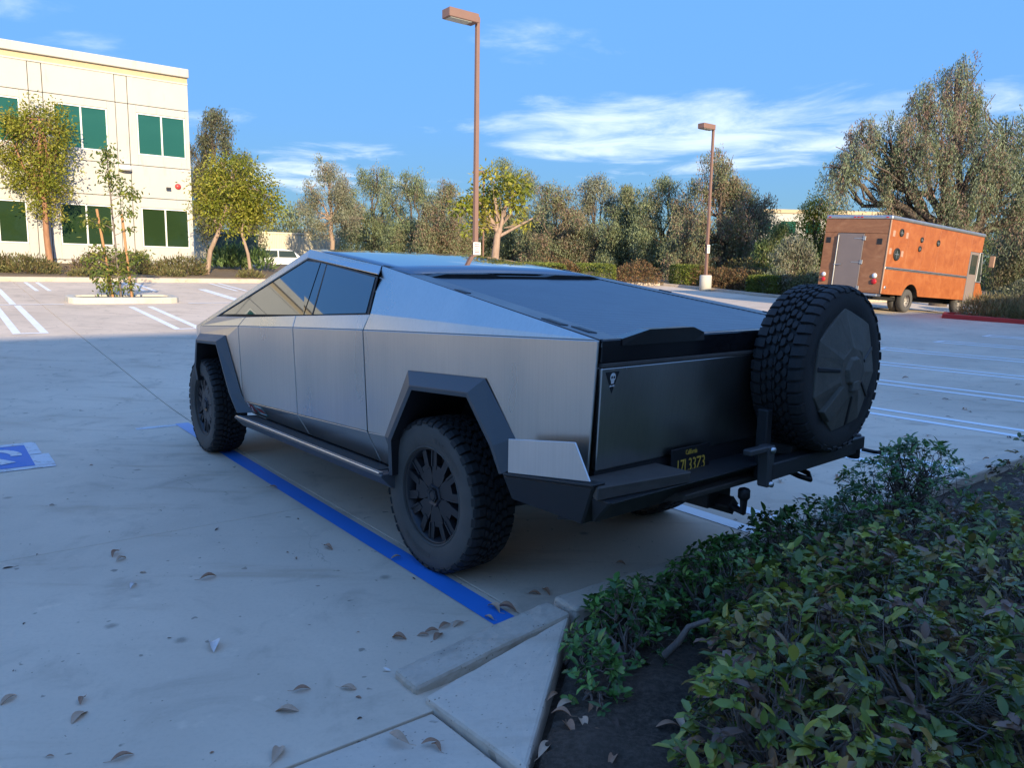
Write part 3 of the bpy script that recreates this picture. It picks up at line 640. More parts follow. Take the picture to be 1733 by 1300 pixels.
both('roof_edge_trim', BLK, [[(1.84, .769, 1.816), (1.84, .777, 1.817), (.80, .799, 1.702), (.46, .828, 1.653), (.46, .810, 1.655), (.80, .790, 1.702)]], .01, 0, (0, 0, 1))
mb = MB()
def lip(y0, y1, top0, top1, b=1.602):
    mb.hexa([(.45, y0, b), (.37, y0, b), (.37, y1, b), (.45, y1, b), (.45, y0, top0), (.36, y0, top0 - .006), (.36, y1, top1 - .006), (.45, y1, top1)])
lip(.80, .62, 1.630, 1.664); lip(.62, .28, 1.664, 1.668); lip(.28, .20, 1.668, 1.655); lip(.20, -.20, 1.655, 1.655); lip(-.20, -.28, 1.655, 1.668); lip(-.28, -.62, 1.668, 1.664); lip(-.62, -.80, 1.664, 1.630)
mb.build('roof_lip', BLK, truck)
# side rails of the bed and their tie-down slots
def edge(x): f = (.79 - x) / 2.04; return .80 + .185 * f, 1.701 - .302 * f
def railpt(x, d, dz=0): y, z = edge(x); return (x, y - d, z + .001 + dz)
both('bed_rail', simple('rail_anodised', (.13, .135, .145), .36, .7, .12, 4), [[railpt(.46, .003), railpt(-1.24, .003), railpt(-1.24, .135), railpt(.46, .115)]], .02, 0, (0, 0, 1))
for s in (1, -1):
    for x0, x1, d in ((.80, .72, .0), (-.06, -.16, .0), (-.82, -.96, .008), (-1.0, -1.12, .04)):
        a = [railpt(x0, .012 + d, .0035), railpt(x1, .012 + d, .0035), railpt(x1 - .02, .045 + d, .0035), railpt(x0 - .02, .045 + d, .0035)]
        MB().panel(a if s > 0 else MY(a), (0, 0, 1), .003).build('tie_down_slot', BLK, truck)
    a = [railpt(-.02, .10, .003), railpt(-1.2, .115, .003), railpt(-1.2, .128, .003), railpt(-.02, .113, .003)]
# roller bed cover: ridged slats
V_ = []; F = []; xs = np.linspace(.40, -1.20, 45)
for i in range(len(xs) - 1):
    for fx, dz in ((0.0, -.006), (.10, 0.0), (.5, .002), (.90, 0.0)):
        x = xs[i] + (xs[i + 1] - xs[i]) * fx; y, z = edge(x); V_ += [(x, y - .118, z - .012 + dz), (x, -(y - .118), z - .012 + dz)]
for i in range(len(V_) // 2 - 1): F.append((2 * i, 2 * i + 1, 2 * i + 3, 2 * i + 2))
o = MB().add(V_, F).build('bed_cover', SLAT, truck); sd = o.modifiers.new('solid', 'SOLIDIFY'); sd.thickness = .015; sd.offset = 0
# tail: top cap, handle ridge, light band, tailgate
mb = MB(); mb.hexa([(-1.20, -.86, 1.37), (-1.252, -.985, 1.37), (-1.252, .985, 1.37), (-1.20, .86, 1.37), (-1.20, -.86, 1.401), (-1.25, -.975, 1.401), (-1.25, .975, 1.401), (-1.20, .86, 1.401)]); mb.build('tail_cap', simple('cap_metal', (.30, .31, .33), .22, .9, .08, 3), truck)
mb = MB(); pr = [(.86, 1.400), (.68, 1.434), (.36, 1.434), (.28, 1.408)]
for (ya, za), (yb, zb) in zip(pr, pr[1:]): mb.hexa([(-1.19, ya, 1.39), (-1.262, ya, 1.37), (-1.262, yb, 1.37), (-1.19, yb, 1.39), (-1.20, ya, za), (-1.258, ya, za), (-1.258, yb, zb), (-1.20, yb, zb)])
mb.build('tailgate_handle_ridge', GLB, truck)
mb = MB(); mb.panel([(-1.256, .978, 1.398), (-1.256, -.978, 1.398), (-1.250, -.978, 1.300), (-1.250, .978, 1.300)], (-1, 0, 0), .03); mb.build('light_band', GLB, truck, bevel=.004)
mb = MB(); mb.box(-1.259, -1.20, -.976, .976, 1.281, 1.299); mb.build('tailgate_top_edge', DUST, truck, bevel=.003)
mb = MB(); mb.panel([(-1.258, .980, 1.279), (-1.258, -.980, 1.279), (-1.215, -.952, .825), (-1.215, .952, .825)], (-1, 0, 0), .03); mb.build('tailgate', SS, truck, bevel=.004)
mb = MB(); mb.box(-1.18, -1.15, -.93, .93, .70, 1.36); mb.build('bed_bulkhead', BLK, truck)
# death's-head triangle badge at the gate's top corner
def gate_pt(y, z, off=.001): x = -1.258 + .043 * (1.279 - z) / .454; return (x - off, y, z)
bd = MB().panel([gate_pt(.955, 1.262), gate_pt(.868, 1.262), gate_pt(.905, 1.165)], (-1, 0, 0), .002).build('badge', BLK, truck)
mb = MB(); sk = [(math.cos(a) * .017 + .908, math.sin(a) * .019 + 1.238) for a in np.linspace(0, 2 * math.pi, 14)[:-1]]
mb.panel([gate_pt(y, z, .003) for y, z in sk], (-1, 0, 0), .001); mb.panel([gate_pt(y, z, .003) for y, z in ((.918, 1.222), (.898, 1.222), (.900, 1.210), (.916, 1.210))], (-1, 0, 0), .001); mb.panel([gate_pt(y, z, .003) for y, z in ((.924, 1.205), (.894, 1.199), (.894, 1.196), (.924, 1.202))], (-1, 0, 0), .001); mb.panel([gate_pt(y, z, .003) for y, z in ((.894, 1.205), (.924, 1.199), (.924, 1.196), (.894, 1.202))], (-1, 0, 0), .001)
mb.build('skull', WHT, bd)
mb = MB()
for yy in (.915, .901): mb.panel([gate_pt(yy + .005 * math.cos(a), 1.238 + .006 * math.sin(a), .0045) for a in np.linspace(0, 2 * math.pi, 9)[:-1]], (-1, 0, 0), .001)
mb.build('eye_sockets', BLK, bd)
# door stickers
def dpt(x, z, off=.0015): y = .938 + (.992 - .938) * (z - .505) / (lowz(x) - .505); return (x, y + off, z)
def decal(name, pts, mat, off=.0015, parent=truck): return MB().panel([dpt(x, z, off) for x, z in pts], (0, 1, 0), .001).build(name, mat, parent)
s1 = decal('sticker', [(2.60, .612), (2.50, .608), (2.46, .535), (2.56, .54)], REDD)
for ch, xx, zz in (('b', 2.565, .592), ('a', 2.525, .566)):
    me = text_mesh('sticker_letter', ch, .075, WHT, .0006); o = bpy.data.objects.new('sticker_letter', me); link(o, s1); p = dpt(xx, zz, .0035); o.location = p; o.rotation_euler = (math.radians(90 + 22), 0, math.radians(180))
s2 = decal('sticker', [(2.475, .607), (2.31, .602), (2.245, .535), (2.42, .535)], GRN)
for a in ([(2.45, .598), (2.33, .594), (2.325, .588), (2.445, .592)], [(2.40, .546), (2.28, .544), (2.275, .538), (2.395, .540)]): decal('sticker_line', a, WHT, .003, s2)
decal('sticker_panel', [(2.43, .585), (2.325, .582), (2.275, .551), (2.38, .553)], REDD, .003, s2)
# wheel-arch flares
def flare_part(O, L, side_in=.62):
    for s in (1, -1):
        OO = [Vector(p) for p in (O if s > 0 else MY(O))]; LL = [Vector(p) for p in (L if s > 0 else MY(L))]
        c = sum(LL, Vector()) / len(LL); LI = []
        for p in LL:
            d = Vector((c.x - p.x, 0, (c.z - .25) - p.z)).normalized(); LI.append(p + d * .028 + Vector((0, -.006 * s, 0)))
        IN = [Vector((p.x, side_in * s, p.z)) for p in LI]
        n = len(OO); rings = [OO, LL, LI]
        vs = [p for r in rings for p in r]; fs = [(i * n + j, i * n + j + 1, (i + 1) * n + j + 1, (i + 1) * n + j) for i in range(2) for j in range(n - 1)]
        fs += [(0, n, 2 * n), (n - 1, 3 * n - 1, 2 * n - 1)]
        MB().add(vs, fs).build('arch_flare', TRIM, truck, bevel=.003, fix=True)
        vs = LI + IN; fs = [(j, j + 1, n + j + 1, n + j) for j in range(n - 1)] + [tuple(range(n, 2 * n))]
        MB().add(vs, fs).build('wheel_well', BLK, truck)
flare_part([(.398, .95, .50), (.445, 1.0, .70), (.184, 1.004, 1.121), (-.508, 1.004, 1.155), (-.732, .995, .894), (-.80, .985, .78)],
           [(.335, 1.04, .49), (.313, 1.06, .718), (.086, 1.06, 1.053), (-.435, 1.06, 1.079), (-.640, 1.06, .850), (-.70, 1.05, .72)])
flare_part([(2.523, .96, .526), (2.665, 1.0, .664), (2.965, 1.004, 1.121), (3.68, .975, 1.087), (3.98, .90, .80), (4.05, .87, .66)],
           [(2.638, 1.05, .515), (2.768, 1.06, .665), (3.046, 1.06, 1.063), (3.55, 1.055, 1.042), (3.66, 1.04, .80), (3.74, 1.0, .66)])
# running boards
for s in (1, -1):
    pr = [(.90, .49), (1.085, .505), (1.09, .490), (1.02, .415), (.90, .385)]
    a = [(2.60, y * s, z) for y, z in pr]; b = [(.34, y * s, z - .005) for y, z in pr]; ro = MB().prism(a, b).build('running_board', TRIM, truck, bevel=.006, seg=2)
    MB().hexa([(2.57, 1.055 * s, .5035), (.37, 1.055 * s, .4985), (.37, 1.088 * s, .501), (2.57, 1.088 * s, .506), (2.57, 1.055 * s, .509), (.37, 1.055 * s, .504), (.37, 1.086 * s, .507), (2.57, 1.086 * s, .512)]).build('step_edge', ALU, ro)
    MB().hexa([(2.5, .945 * s, .4955), (.45, .945 * s, .4905), (.45, 1.045 * s, .4960), (2.5, 1.045 * s, .5010), (2.5, .945 * s, .5005), (.45, .945 * s, .4955), (.45, 1.045 * s, .5010), (2.5, 1.045 * s, .5060)]).build('tread_strip', DUST, ro)
# floor, axles, suspension
mb = MB(); mb.box(.55, 4.1, -.60, .60, .34, .62); mb.build('underbody', BLK, truck, bevel=.03)
mb = MB(); mb.box(.75, 2.5, -.88, .88, .36, .515); mb.build('battery_tray', BLK, truck, bevel=.03)
mb = MB(); mb.hexa([(-1.10, -.62, .60), (.54, -.55, .44), (.54, .55, .44), (-1.10, .62, .60), (-1.10, -.62, .80), (.54, -.6, .80), (.54, .6, .80), (-1.10, .62, .80)]); mb.build('rear_subframe', BLK, truck, bevel=.02)
for x in (0, 3.635):
    mb = MB(); mb.tube([(x, -.80, .43), (x, .80, .43)], .045, 10); mb.tube([(x + .12, -.62, .62), (x + .05, -.80, .40)], .03); mb.tube([(x + .12, .62, .62), (x + .05, .80, .40)], .03); mb.build('axle', BLK, truck)
mb = MB(); mb.tube([(-.55, .55, .50), (-.10, .78, .36)], .035); mb.build('rear_link', BLK, truck)
# steel rear bumper with its bare plate
A_ = (-.75, 1.075, .728); B_ = (-1.325, 1.085, .805)
for s in (1, -1):
    def Y(p): return (p[0], p[1] * s, p[2])
    mb = MB(); mb.hexa([Y((-.74, 1.02, .60)), Y((-1.18, .99, .585)), Y((-1.18, .60, .585)), Y((-.78, .60, .60)), Y((-.74, 1.08, .728)), Y((-1.33, 1.085, .802)), Y((-1.33, .60, .802)), Y((-.78, .60, .73))])
    mb.build('bumper_wing', STEEL, truck, bevel=.008)
    mb = MB(); mb.hexa([Y((-.755, 1.02, .729)), Y((-1.335, 1.02, .805)), Y((-1.335, 1.092, .805)), Y((-.75, 1.085, .729)), Y((-.755, 1.02, .742)), Y((-1.34, 1.02, .818)), Y((-1.34, 1.096, .818)), Y((-.75, 1.09, .742))]); mb.build('bumper_rim', STEEL, truck, bevel=.004)
    mb = MB(); mb.panel([Y((-.79, 1.088, .752)), Y((-.79, 1.088, .912)), Y((-1.225, 1.094, .975)), Y((-1.318, 1.0953, .826))], (0, s, 0), .008); mb.build('bumper_plate', ALU, truck, bevel=.002)
mb = MB(); mb.hexa([(-1.20, .53, .745), (-1.40, .53, .745), (-1.345, 1.08, .745), (-1.20, 1.0, .745), (-1.20, .53, .800), (-1.41, .53, .800), (-1.35, 1.08, .806), (-1.20, 1.0, .806)]); mb.build('bumper_shelf', DUST, truck, bevel=.006)
mb = MB(); mb.hexa([(-1.20, -.33, .745), (-1.40, -.33, .745), (-1.345, -1.08, .745), (-1.20, -1.0, .745), (-1.20, -.33, .800), (-1.41, -.33, .800), (-1.35, -1.08, .806), (-1.20, -1.0, .806)]); mb.build('bumper_shelf', DUST, truck, bevel=.006)
mb = MB(); mb.hexa([(-1.0, -.98, .56), (-1.19, -.92, .585), (-1.19, .92, .585), (-1.0, .98, .56), (-1.15, -1.05, .745), (-1.40, -1.05, .745), (-1.40, 1.05, .745), (-1.15, 1.05, .745)]); mb.build('bumper_beam', STEEL, truck, bevel=.008)
mb = MB(); mb.hexa([(-1.18, -.52, .60), (-1.35, -.52, .64), (-1.35, .50, .64), (-1.18, .50, .60), (-1.18, -.52, .672), (-1.36, -.52, .672), (-1.36, .50, .672), (-1.18, .50, .672)]); mb.build('bumper_step', DUST, truck, bevel=.006)
mb = MB(); mb.box(-1.205, -1.19, -.95, .95, .745, .83); mb.build('gate_gap_trim', BLK, truck)
# hitch and tow hooks
mb = MB(); mb.tube([(-1.0, 0.02, .52), (-1.30, .02, .52)], .05, 4, smooth=False); mb.tube([(-1.28, .02, .52), (-1.36, .02, .50), (-1.36, .02, .58)], .022); mb.box(-1.22, -1.05, -.08, .12, .50, .59); mb.lathe([(0, .56), (.03, .57), (.03, .62), (0, .63)], 12, c=(-1.36, .02, 0)); mb.build('tow_hitch', BLK, truck, bevel=.006)
for yy in (-.72,):
    mb = MB(); mb.tube([(-1.17, yy, .60), (-1.30, yy, .57), (-1.34, yy + .05, .55), (-1.30, yy + .10, .57), (-1.17, yy + .10, .60)], .016); mb.build('tow_shackle', BLK, truck)
# licence plate, black with yellow characters
mb = MB(); mb.box(-1.246, -1.241, .165, .47, .705, .858); lp = mb.build('license_plate', simple('plate_black', (.012, .012, .014), .4), truck, bevel=.004)
for body, size, zz, yy in (('17L33Z3', .082, .765, .3175), ('California', .030, .832, .3175)):
    me = text_mesh('plate_text', body, size, YEL, .0008, space=.95); o = bpy.data.objects.new('plate_text', me); link(o, lp); o.location = (-1.2475, yy, zz); o.rotation_euler = (math.radians(90), 0, math.radians(-90)); o.scale = (.82, 1.15, 1)

# ------------------------------------------------------------------ wheels
def tyre_mesh():
    mb = MB(); R = .438
    prof = [(.258, .095), (.264, .118), (.285, .130), (.32, .140), (.355, .1435), (.39, .140), (.412, .132), (.418, .120), (.4175, .06), (.4175, 0), (.4175, -.06), (.418, -.120), (.412, -.132), (.39, -.140), (.355, -.1435), (.32, -.140), (.285, -.130), (.264, -.118), (.258, -.095)]
    mb.lathe(prof, 84, 'y', 1)
    mb.m = [0 if abs(sum(mb.v[i][1] for i in f) / 4) < .128 and math.hypot(mb.v[f[0]][0], mb.v[f[0]][2]) > .41 else 1 for f in mb.f]
    K = 46; dt = 2 * math.pi / K; rr = random.Random(3)
    def blk(poly, r0=.414, r1=R, m=0):   # poly: (theta, y)
        n = len(poly); c = (sum(p[0] for p in poly) / n, sum(p[1] for p in poly) / n)
        lo = [(r0 * math.cos(a), y, r0 * math.sin(a)) for a, y in poly]; tp = [(c[0] + (a - c[0]) * .93, c[1] + (y - c[1]) * .93) for a, y in poly]
        hi = [(r1 * math.cos(a), y, r1 * math.sin(a)) for a, y in tp]
        mb.add(lo + hi, [tuple(range(n, 2 * n))] + [(i, (i + 1) % n, n + (i + 1) % n, n + i) for i in range(n)], m)
    for k in range(K):
        a = k * dt
        for s in (1, -1):
            off = 0 if s > 0 else dt * .5
            # shoulder lug wrapping on to the sidewall
            L = .402 if k % 2 == 0 else .414; w = dt * .36
            secs = [(.074, R - .001, .0), (.112, R - .003, .006), (.1335, .424, .012), (.1435, L, .016)]
            vs = []
            for (y, r, sk) in secs:
                for e in (-w, w):
                    aa = a + off + e + sk; vs.append((r * math.cos(aa), y * s, r * math.sin(aa)))
            for (y, r, sk) in secs:
                for e in (-w * 1.12, w * 1.12):
                    aa = a + off + e + sk; r2 = min(r, .421) - .004 if y < .12 else r - .006; yy = y if y < .12 else y - .008; vs.append((r2 * math.cos(aa), yy * s, r2 * math.sin(aa)))
            fs = []
            for i in range(3): fs += [(2 * i, 2 * i + 1, 2 * i + 3, 2 * i + 2), (2 * i, 8 + 2 * i, 8 + 2 * i + 2, 2 * i + 2), (2 * i + 1, 2 * i + 3, 8 + 2 * i + 3, 8 + 2 * i + 1)]
            fs += [(0, 1, 9, 8), (6, 7, 15, 14)]; mb.add(vs, fs, 0)
            # intermediate blocks
            j = rr.uniform(-.1, .1) * dt
            b_ = a + off + dt * .25 + j; hw = dt * .38
            blk([(b_ - hw, .047 * s), (b_ - hw * .1, .041 * s), (b_ + hw * .75, .046 * s), (b_ + hw, .056 * s), (b_ + hw * .5, .069 * s), (b_ - hw * .4, .0695 * s), (b_ - hw, .060 * s)])
            b_ = a + off * .6 + dt * .62 - j; hw = dt * .40
            blk([(b_ - hw, .012 * s), (b_ + hw * .4, .0085 * s), (b_ + hw, .020 * s), (b_ + hw * .7, .036 * s), (b_ - hw * .3, .037 * s), (b_ - hw * .9, .027 * s)])
        b_ = a + dt * .05; hw = dt * .36
        blk([(b_ - hw, -.005), (b_ + hw * .2, -.0065), (b_ + hw, -.002), (b_ + hw, .005), (b_ - hw * .2, .0065), (b_ - hw, .002)])
    # raised ring and lettering on both sidewalls
    for s in (1, -1): mb.lathe([(.272, .1275 * s), (.276, .1325 * s), (.281, .1325 * s), (.284, .1285 * s)], 72, 'y', 1)
    for body, a0 in (('GOODYEAR', math.radians(-125)), ('WRANGLER', math.radians(40))):
        tm = text_mesh('t', body, .046, RUB, .0, space=1.15)
        vs = []
        for v in tm.vertices:
            r = .335 + v.co.y; a = a0 - v.co.x / .335; yy = .1435 if True else 0; vs.append((r * math.cos(a), .1455 - abs(r - .352) * .06, r * math.sin(a)))
        mb.add(vs, [tuple(p.vertices) for p in tm.polygons], 2); bpy.data.meshes.remove(tm)
    return mb.mesh('tyre', [RUB, RUBD, simple('sidewall_letters', (.095, .086, .075), .8)])
TY_ME = tyre_mesh()
def rim_mesh():
    mb = MB(); mb.lathe([(.262, .118), (.268, .122), (.262, .108), (.245, .085), (.240, .0), (.243, -.1), (.262, -.118)], 64, 'y')
    def ext(poly, y0, y1):   # poly in (radial, tangential) -> x,z
        mb.prism([(a, y0, b) for a, b in poly], [(a, y1, b) for a, b in poly])
    for k in range(7):
        c, s_ = math.cos(2 * math.pi * k / 7 + .2), math.sin(2 * math.pi * k / 7 + .2)
        def R_(pts): return [(r * c - t * s_, r * s_ + t * c) for r, t in pts]
        ext(R_([(.055, -.022), (.10, -.048), (.158, -.062), (.178, -.030), (.178, .030), (.158, .062), (.10, .048), (.055, .022)]), .055, .098)
        for e in (-1, 1): ext(R_([(.150, .022 * e), (.150, .061 * e), (.255, .088 * e), (.264, .046 * e), (.180, .022 * e)]), .065, .101)
        for e in (-1, 1): ext(R_([(.155, .052 * e), (.155, .063 * e), (.253, .090 * e), (.254, .078 * e)]), .095, .106)
    for f in range(len(mb.sm)): pass
    return mb.mesh('rim', [RIMM])
RIM_ME = rim_mesh(); fix_normals(RIM_ME)
mb = MB(); mb.lathe([(0, .112), (.026, .112), (.030, .106), (.034, .112), (.040, .112), (.040, .10), (.062, .108), (.068, .10), (.068, .06)], 6, 'y', smooth=False); CAP_ME = mb.mesh('centre_cap', [RIMM])
mb = MB(); mb.lathe([(.240, .03), (.235, .0), (.16, -.01), (.16, .02), (.06, .03), (.0, .03)], 40, 'y'); HUB_ME = mb.mesh('wheel', [BLK])
mb = MB(); mb.lathe([(0.0, .118), (.022, .118), (.024, .113)], 20, 'y'); mb.lathe([(.017, .1195), (.020, .1195)], 20, 'y'); LOGO_ME = mb.mesh('cap_ring', [ALU])
for (x, s, st) in ((0, 1, 0), (0, -1, 0), (3.635, 1, 3.5), (3.635, -1, 3.5)):
    h = bpy.data.objects.new('wheel', HUB_ME); link(h, truck); h.location = (x, .855 * s, .434); h.rotation_euler = (0, random.uniform(0, 6), math.radians((180 if s < 0 else 0) - st))
    for nme, me in (('tyre', TY_ME), ('rim', RIM_ME), ('centre_cap', CAP_ME)): link(bpy.data.objects.new(nme, me), h)
# ------------------------------------------------------------------ spare wheel on its swing-out carrier
SPx, SPy, SPz = -1.417, -.521, 1.2007
sw = bpy.data.objects.new('spare_wheel', HUB_ME); link(sw, truck); sw.location = (SPx, SPy, SPz); sw.rotation_euler = (0, math.radians(8), math.radians(90))
SPT = TY_ME.copy(); SPT.materials[1] = RUB; SPT.materials[2] = RUB; link(bpy.data.objects.new('tyre', SPT), sw); link(bpy.data.objects.new('rim', RIM_ME), sw)
mb = MB(); n = 7
def cp(r, a, y): return (r * math.cos(a), y, r * math.sin(a))
ring_o = []
for k in range(n):
    a = 2 * math.pi * k / n + math.pi / 2; ring_o += [cp(.302, a - .22, .146), cp(.322, a, .146), cp(.302, a + .22, .146)]
ring_b = [(p[0] * 1.01, .122, p[2] * 1.01) for p in ring_o]; ring_m = []
for k in range(n):
    a = 2 * math.pi * k / n + math.pi / 2; ring_m += [cp(.120, a - .30, .184), cp(.128, a, .188), cp(.120, a + .30, .184)]
N3 = 3 * n
mb.add(ring_b + ring_o + ring_m, [(i, (i + 1) % N3, N3 + (i + 1) % N3, N3 + i) for i in range(N3)] + [(N3 + i, N3 + (i + 1) % N3, 2 * N3 + (i + 1) % N3, 2 * N3 + i) for i in range(N3)])
hexr = [cp(.085, 2 * math.pi * k / 7 + math.pi / 2, .150) for k in range(7)]
mb.add(ring_m, [tuple(range(N3))])
cvr = mb.build('wheel_cover', COV, sw, bevel=.003)
for k in range(7):
    a = 2 * math.pi * k / 7 + math.pi / 2 + (.45 if True else 0)
    if k in (0, 6): continue
    ca, sa = math.cos(a), math.sin(a); wd = .042 if k == 4 else .012
    def RP(r, t, y): return (r * ca - t * sa, y, r * sa + t * ca)
    if k == 4: pts = [RP(.13, -wd, .170), RP(.303, -wd, .138), RP(.303, wd, .138), RP(.13, wd, .170), RP(.13, -wd, .206), RP(.303, -wd, .172), RP(.303, wd, .172), RP(.13, wd, .206)]
    else: pts = [RP(.13, -wd, .172), RP(.29, -wd, .142), RP(.29, wd, .142), RP(.13, wd, .172), RP(.13, -wd * .7, .1875), RP(.29, -wd * .9, .1535), RP(.29, wd * .9, .1535), RP(.13, wd * .7, .1875)]
    MB().hexa(pts).build('cover_rib', COV if k == 4 else BLK, cvr, bevel=.003)
MB().prism([cp(.088, 2 * math.pi * k / 7 + 1.2, .180) for k in range(7)], [cp(.072, 2 * math.pi * k / 7 + 1.2, .204) for k in range(7)]).build('cover_boss', COV, cvr, bevel=.004)
cb = [(-.03, .207, -.05), (.03, .207, -.05), (.045, .207, -.095), (-.045, .207, -.105)]; MB().prism([(p[0], .178, p[2]) for p in cb], cb).build('cover_latch', COV, cvr, bevel=.003)
# carrier: swing arm, upright, latch lever
mb = MB(); mb.hexa([(-1.42, -.86, .70), (-1.50, -.86, .70), (-1.50, .02, .69), (-1.42, .02, .69), (-1.42, -.86, .775), (-1.50, -.86, .775), (-1.50, .02, .775), (-1.42, .02, .775)]); mb.build('carrier_arm', STEEL, truck, bevel=.006)
mb = MB(); mb.box(-1.39, -1.33, -.60, -.44, .70, 1.28); mb.build('carrier_upright', STEEL, truck, bevel=.006)
mb = MB(); mb.box(-1.42, -1.36, -.10, -.05, .66, 1.02); mb.build('carrier_upright', STEEL, truck, bevel=.006)
mb = MB(); mb.hexa([(-1.44, .00, .66), (-1.50, .00, .66), (-1.50, .045, .66), (-1.44, .045, .66), (-1.44, -.01, .865), (-1.50, -.01, .865), (-1.50, .055, .865), (-1.44, .055, .865)]); mb.box(-1.495, -1.45, .05, .20, .835, .865); lv = mb.build('carrier_latch', simple('worn_steel', (.09, .09, .092), .5, .6), truck, bevel=.006)
for yy, zz in ((.02, .845), (.02, .675)): MB().lathe([(0, -1.512), (.014, -1.512), (.014, -1.49)], 10, 'x', c=(0, yy, zz)).build('bolt', ALU, lv)
mb = MB(); mb.box(-1.50, -1.38, -.95, -.80, .72, .79); mb.lathe([(0, .66), (.035, .66), (.035, .80), (0, .80)], 14, c=(-1.45, -.93, 0)); mb.tube([(-1.50, -.92, .72), (-1.56, -.95, .71), (-1.60, -.92, .72)], .012); mb.build('carrier_hinge', BLK, truck, bevel=.004)
# ================================================================== PLANTS
class Leaves:
    """collects leaf blades: each a folded diamond of two quads (or one quad when small)"""
    def __init__(s): s.V = []; s.F = []; s.C = []; s.n = 0
    def add(s, P, D, Nn, L, Wd, col, fold=0.0, jit=.25, rg=None):
        rg = rg or rng; n = len(P)
        D = D / (np.linalg.norm(D, axis=1, keepdims=True) + 1e-9); S = np.cross(D, Nn); S /= (np.linalg.norm(S, axis=1, keepdims=True) + 1e-9); Nn = np.cross(S, D)
        L = np.broadcast_to(np.asarray(L, float), (n,))[:, None]; Wd = np.broadcast_to(np.asarray(Wd, float), (n,))[:, None]
        mid = P + D * L * .45
        if fold == 0:
            v = np.stack([P, mid + S * Wd * .5, P + D * L, mid - S * Wd * .5], 1); f = np.arange(n)[:, None] * 4 + np.array([[0, 1, 2, 3]]) + s.n; k = 4
        else:
            tip = P + D * L - Nn * L * .16; m2 = mid - Nn * Wd * 0.0
            a = P + D * L * .25; b = P + D * L * .70 - Nn * L * .05
            e = Nn * Wd * fold
            v = np.stack([P, a + S * Wd * .42 + e, b + S * Wd * .40 + e, tip, b - S * Wd * .40 + e, a - S * Wd * .42 + e, a, b], 1)
            base = np.arange(n)[:, None] * 8 + s.n
            f = np.concatenate([base + np.array([[0, 1, 2, 7]]), base + np.array([[7, 2, 3, 3]]), base + np.array([[0, 7, 4, 5]]), base + np.array([[7, 3, 4, 4]])], 0); k = 8
            f = np.concatenate([base + np.array([[6, 0, 1, 2]]), base + np.array([[6, 2, 3, 7]]), base + np.array([[6, 7, 3, 4]]), base + np.array([[6, 4, 5, 0]])], 0)
        c = np.asarray(col, float); 
        if c.ndim == 1: c = np.tile(c, (n, 1))
        c = np.clip(c * (1 + rg.normal(0, jit, (n, 1))), .004, .9)
        s.V.append(v.reshape(-1, 3)); s.F.append(f); s.C.append(np.repeat(c, k, 0)); s.n += n * k
    def build(s, name, mat, parent=None, kind=None):
        V = np.concatenate(s.V); F = np.concatenate(s.F); C = np.concatenate(s.C)
        me = np_mesh(name, V, F, False); me.materials.append(mat)
        at = me.color_attributes.new('col', 'FLOAT_COLOR', 'POINT'); at.data.foreach_set('color', np.concatenate([C, np.ones((len(C), 1))], 1).astype(np.float32).ravel())
        o = bpy.data.objects.new(name, me); link(o, parent)
        if kind: o['kind'] = kind
        return o
def unit(rg, n):
    v = rg.normal(size=(n, 3)); return v / np.linalg.norm(v, axis=1, keepdims=True)
def limb_path(rg, a, b, n=5, wob=.12, sag=0.0):
    a = np.array(a, float); b = np.array(b, float); L = np.linalg.norm(b - a); t = np.linspace(0, 1, n)[:, None]
    p = a + (b - a) * t + np.concatenate([np.zeros((1, 3)), rg.normal(0, wob * L / n, (n - 2, 3)), np.zeros((1, 3))]); p[:, 2] += sag * np.sin(np.pi * t[:, 0]) * L; return p
PAL = dict(
    euc=[(.18, .215, .105), (.22, .25, .125), (.15, .185, .09), (.21, .19, .11), (.175, .21, .125)],
    eucred=[(.19, .205, .11), (.23, .18, .115), (.16, .19, .10), (.25, .165, .12), (.20, .22, .125)],
    grey=[(.20, .215, .145), (.16, .18, .11), (.24, .24, .165), (.21, .18, .125)],
    eucbig=[(.185, .225, .13), (.22, .25, .15), (.155, .195, .11), (.22, .175, .12), (.195, .225, .15), (.24, .16, .13)],
    green=[(.13, .18, .06), (.165, .21, .07), (.105, .15, .05), (.20, .20, .09)],
    yellow=[(.28, .28, .035), (.22, .25, .03), (.33, .30, .05), (.15, .18, .02)],
    dark=[(.115, .135, .07), (.14, .14, .085), (.085, .095, .055), (.14, .115, .075)],
)
for k_ in ('euc', 'eucred', 'eucbig', 'grey', 'dark', 'green'): PAL[k_] = [tuple(x * 1.22 for x in c) for c in PAL[k_]]
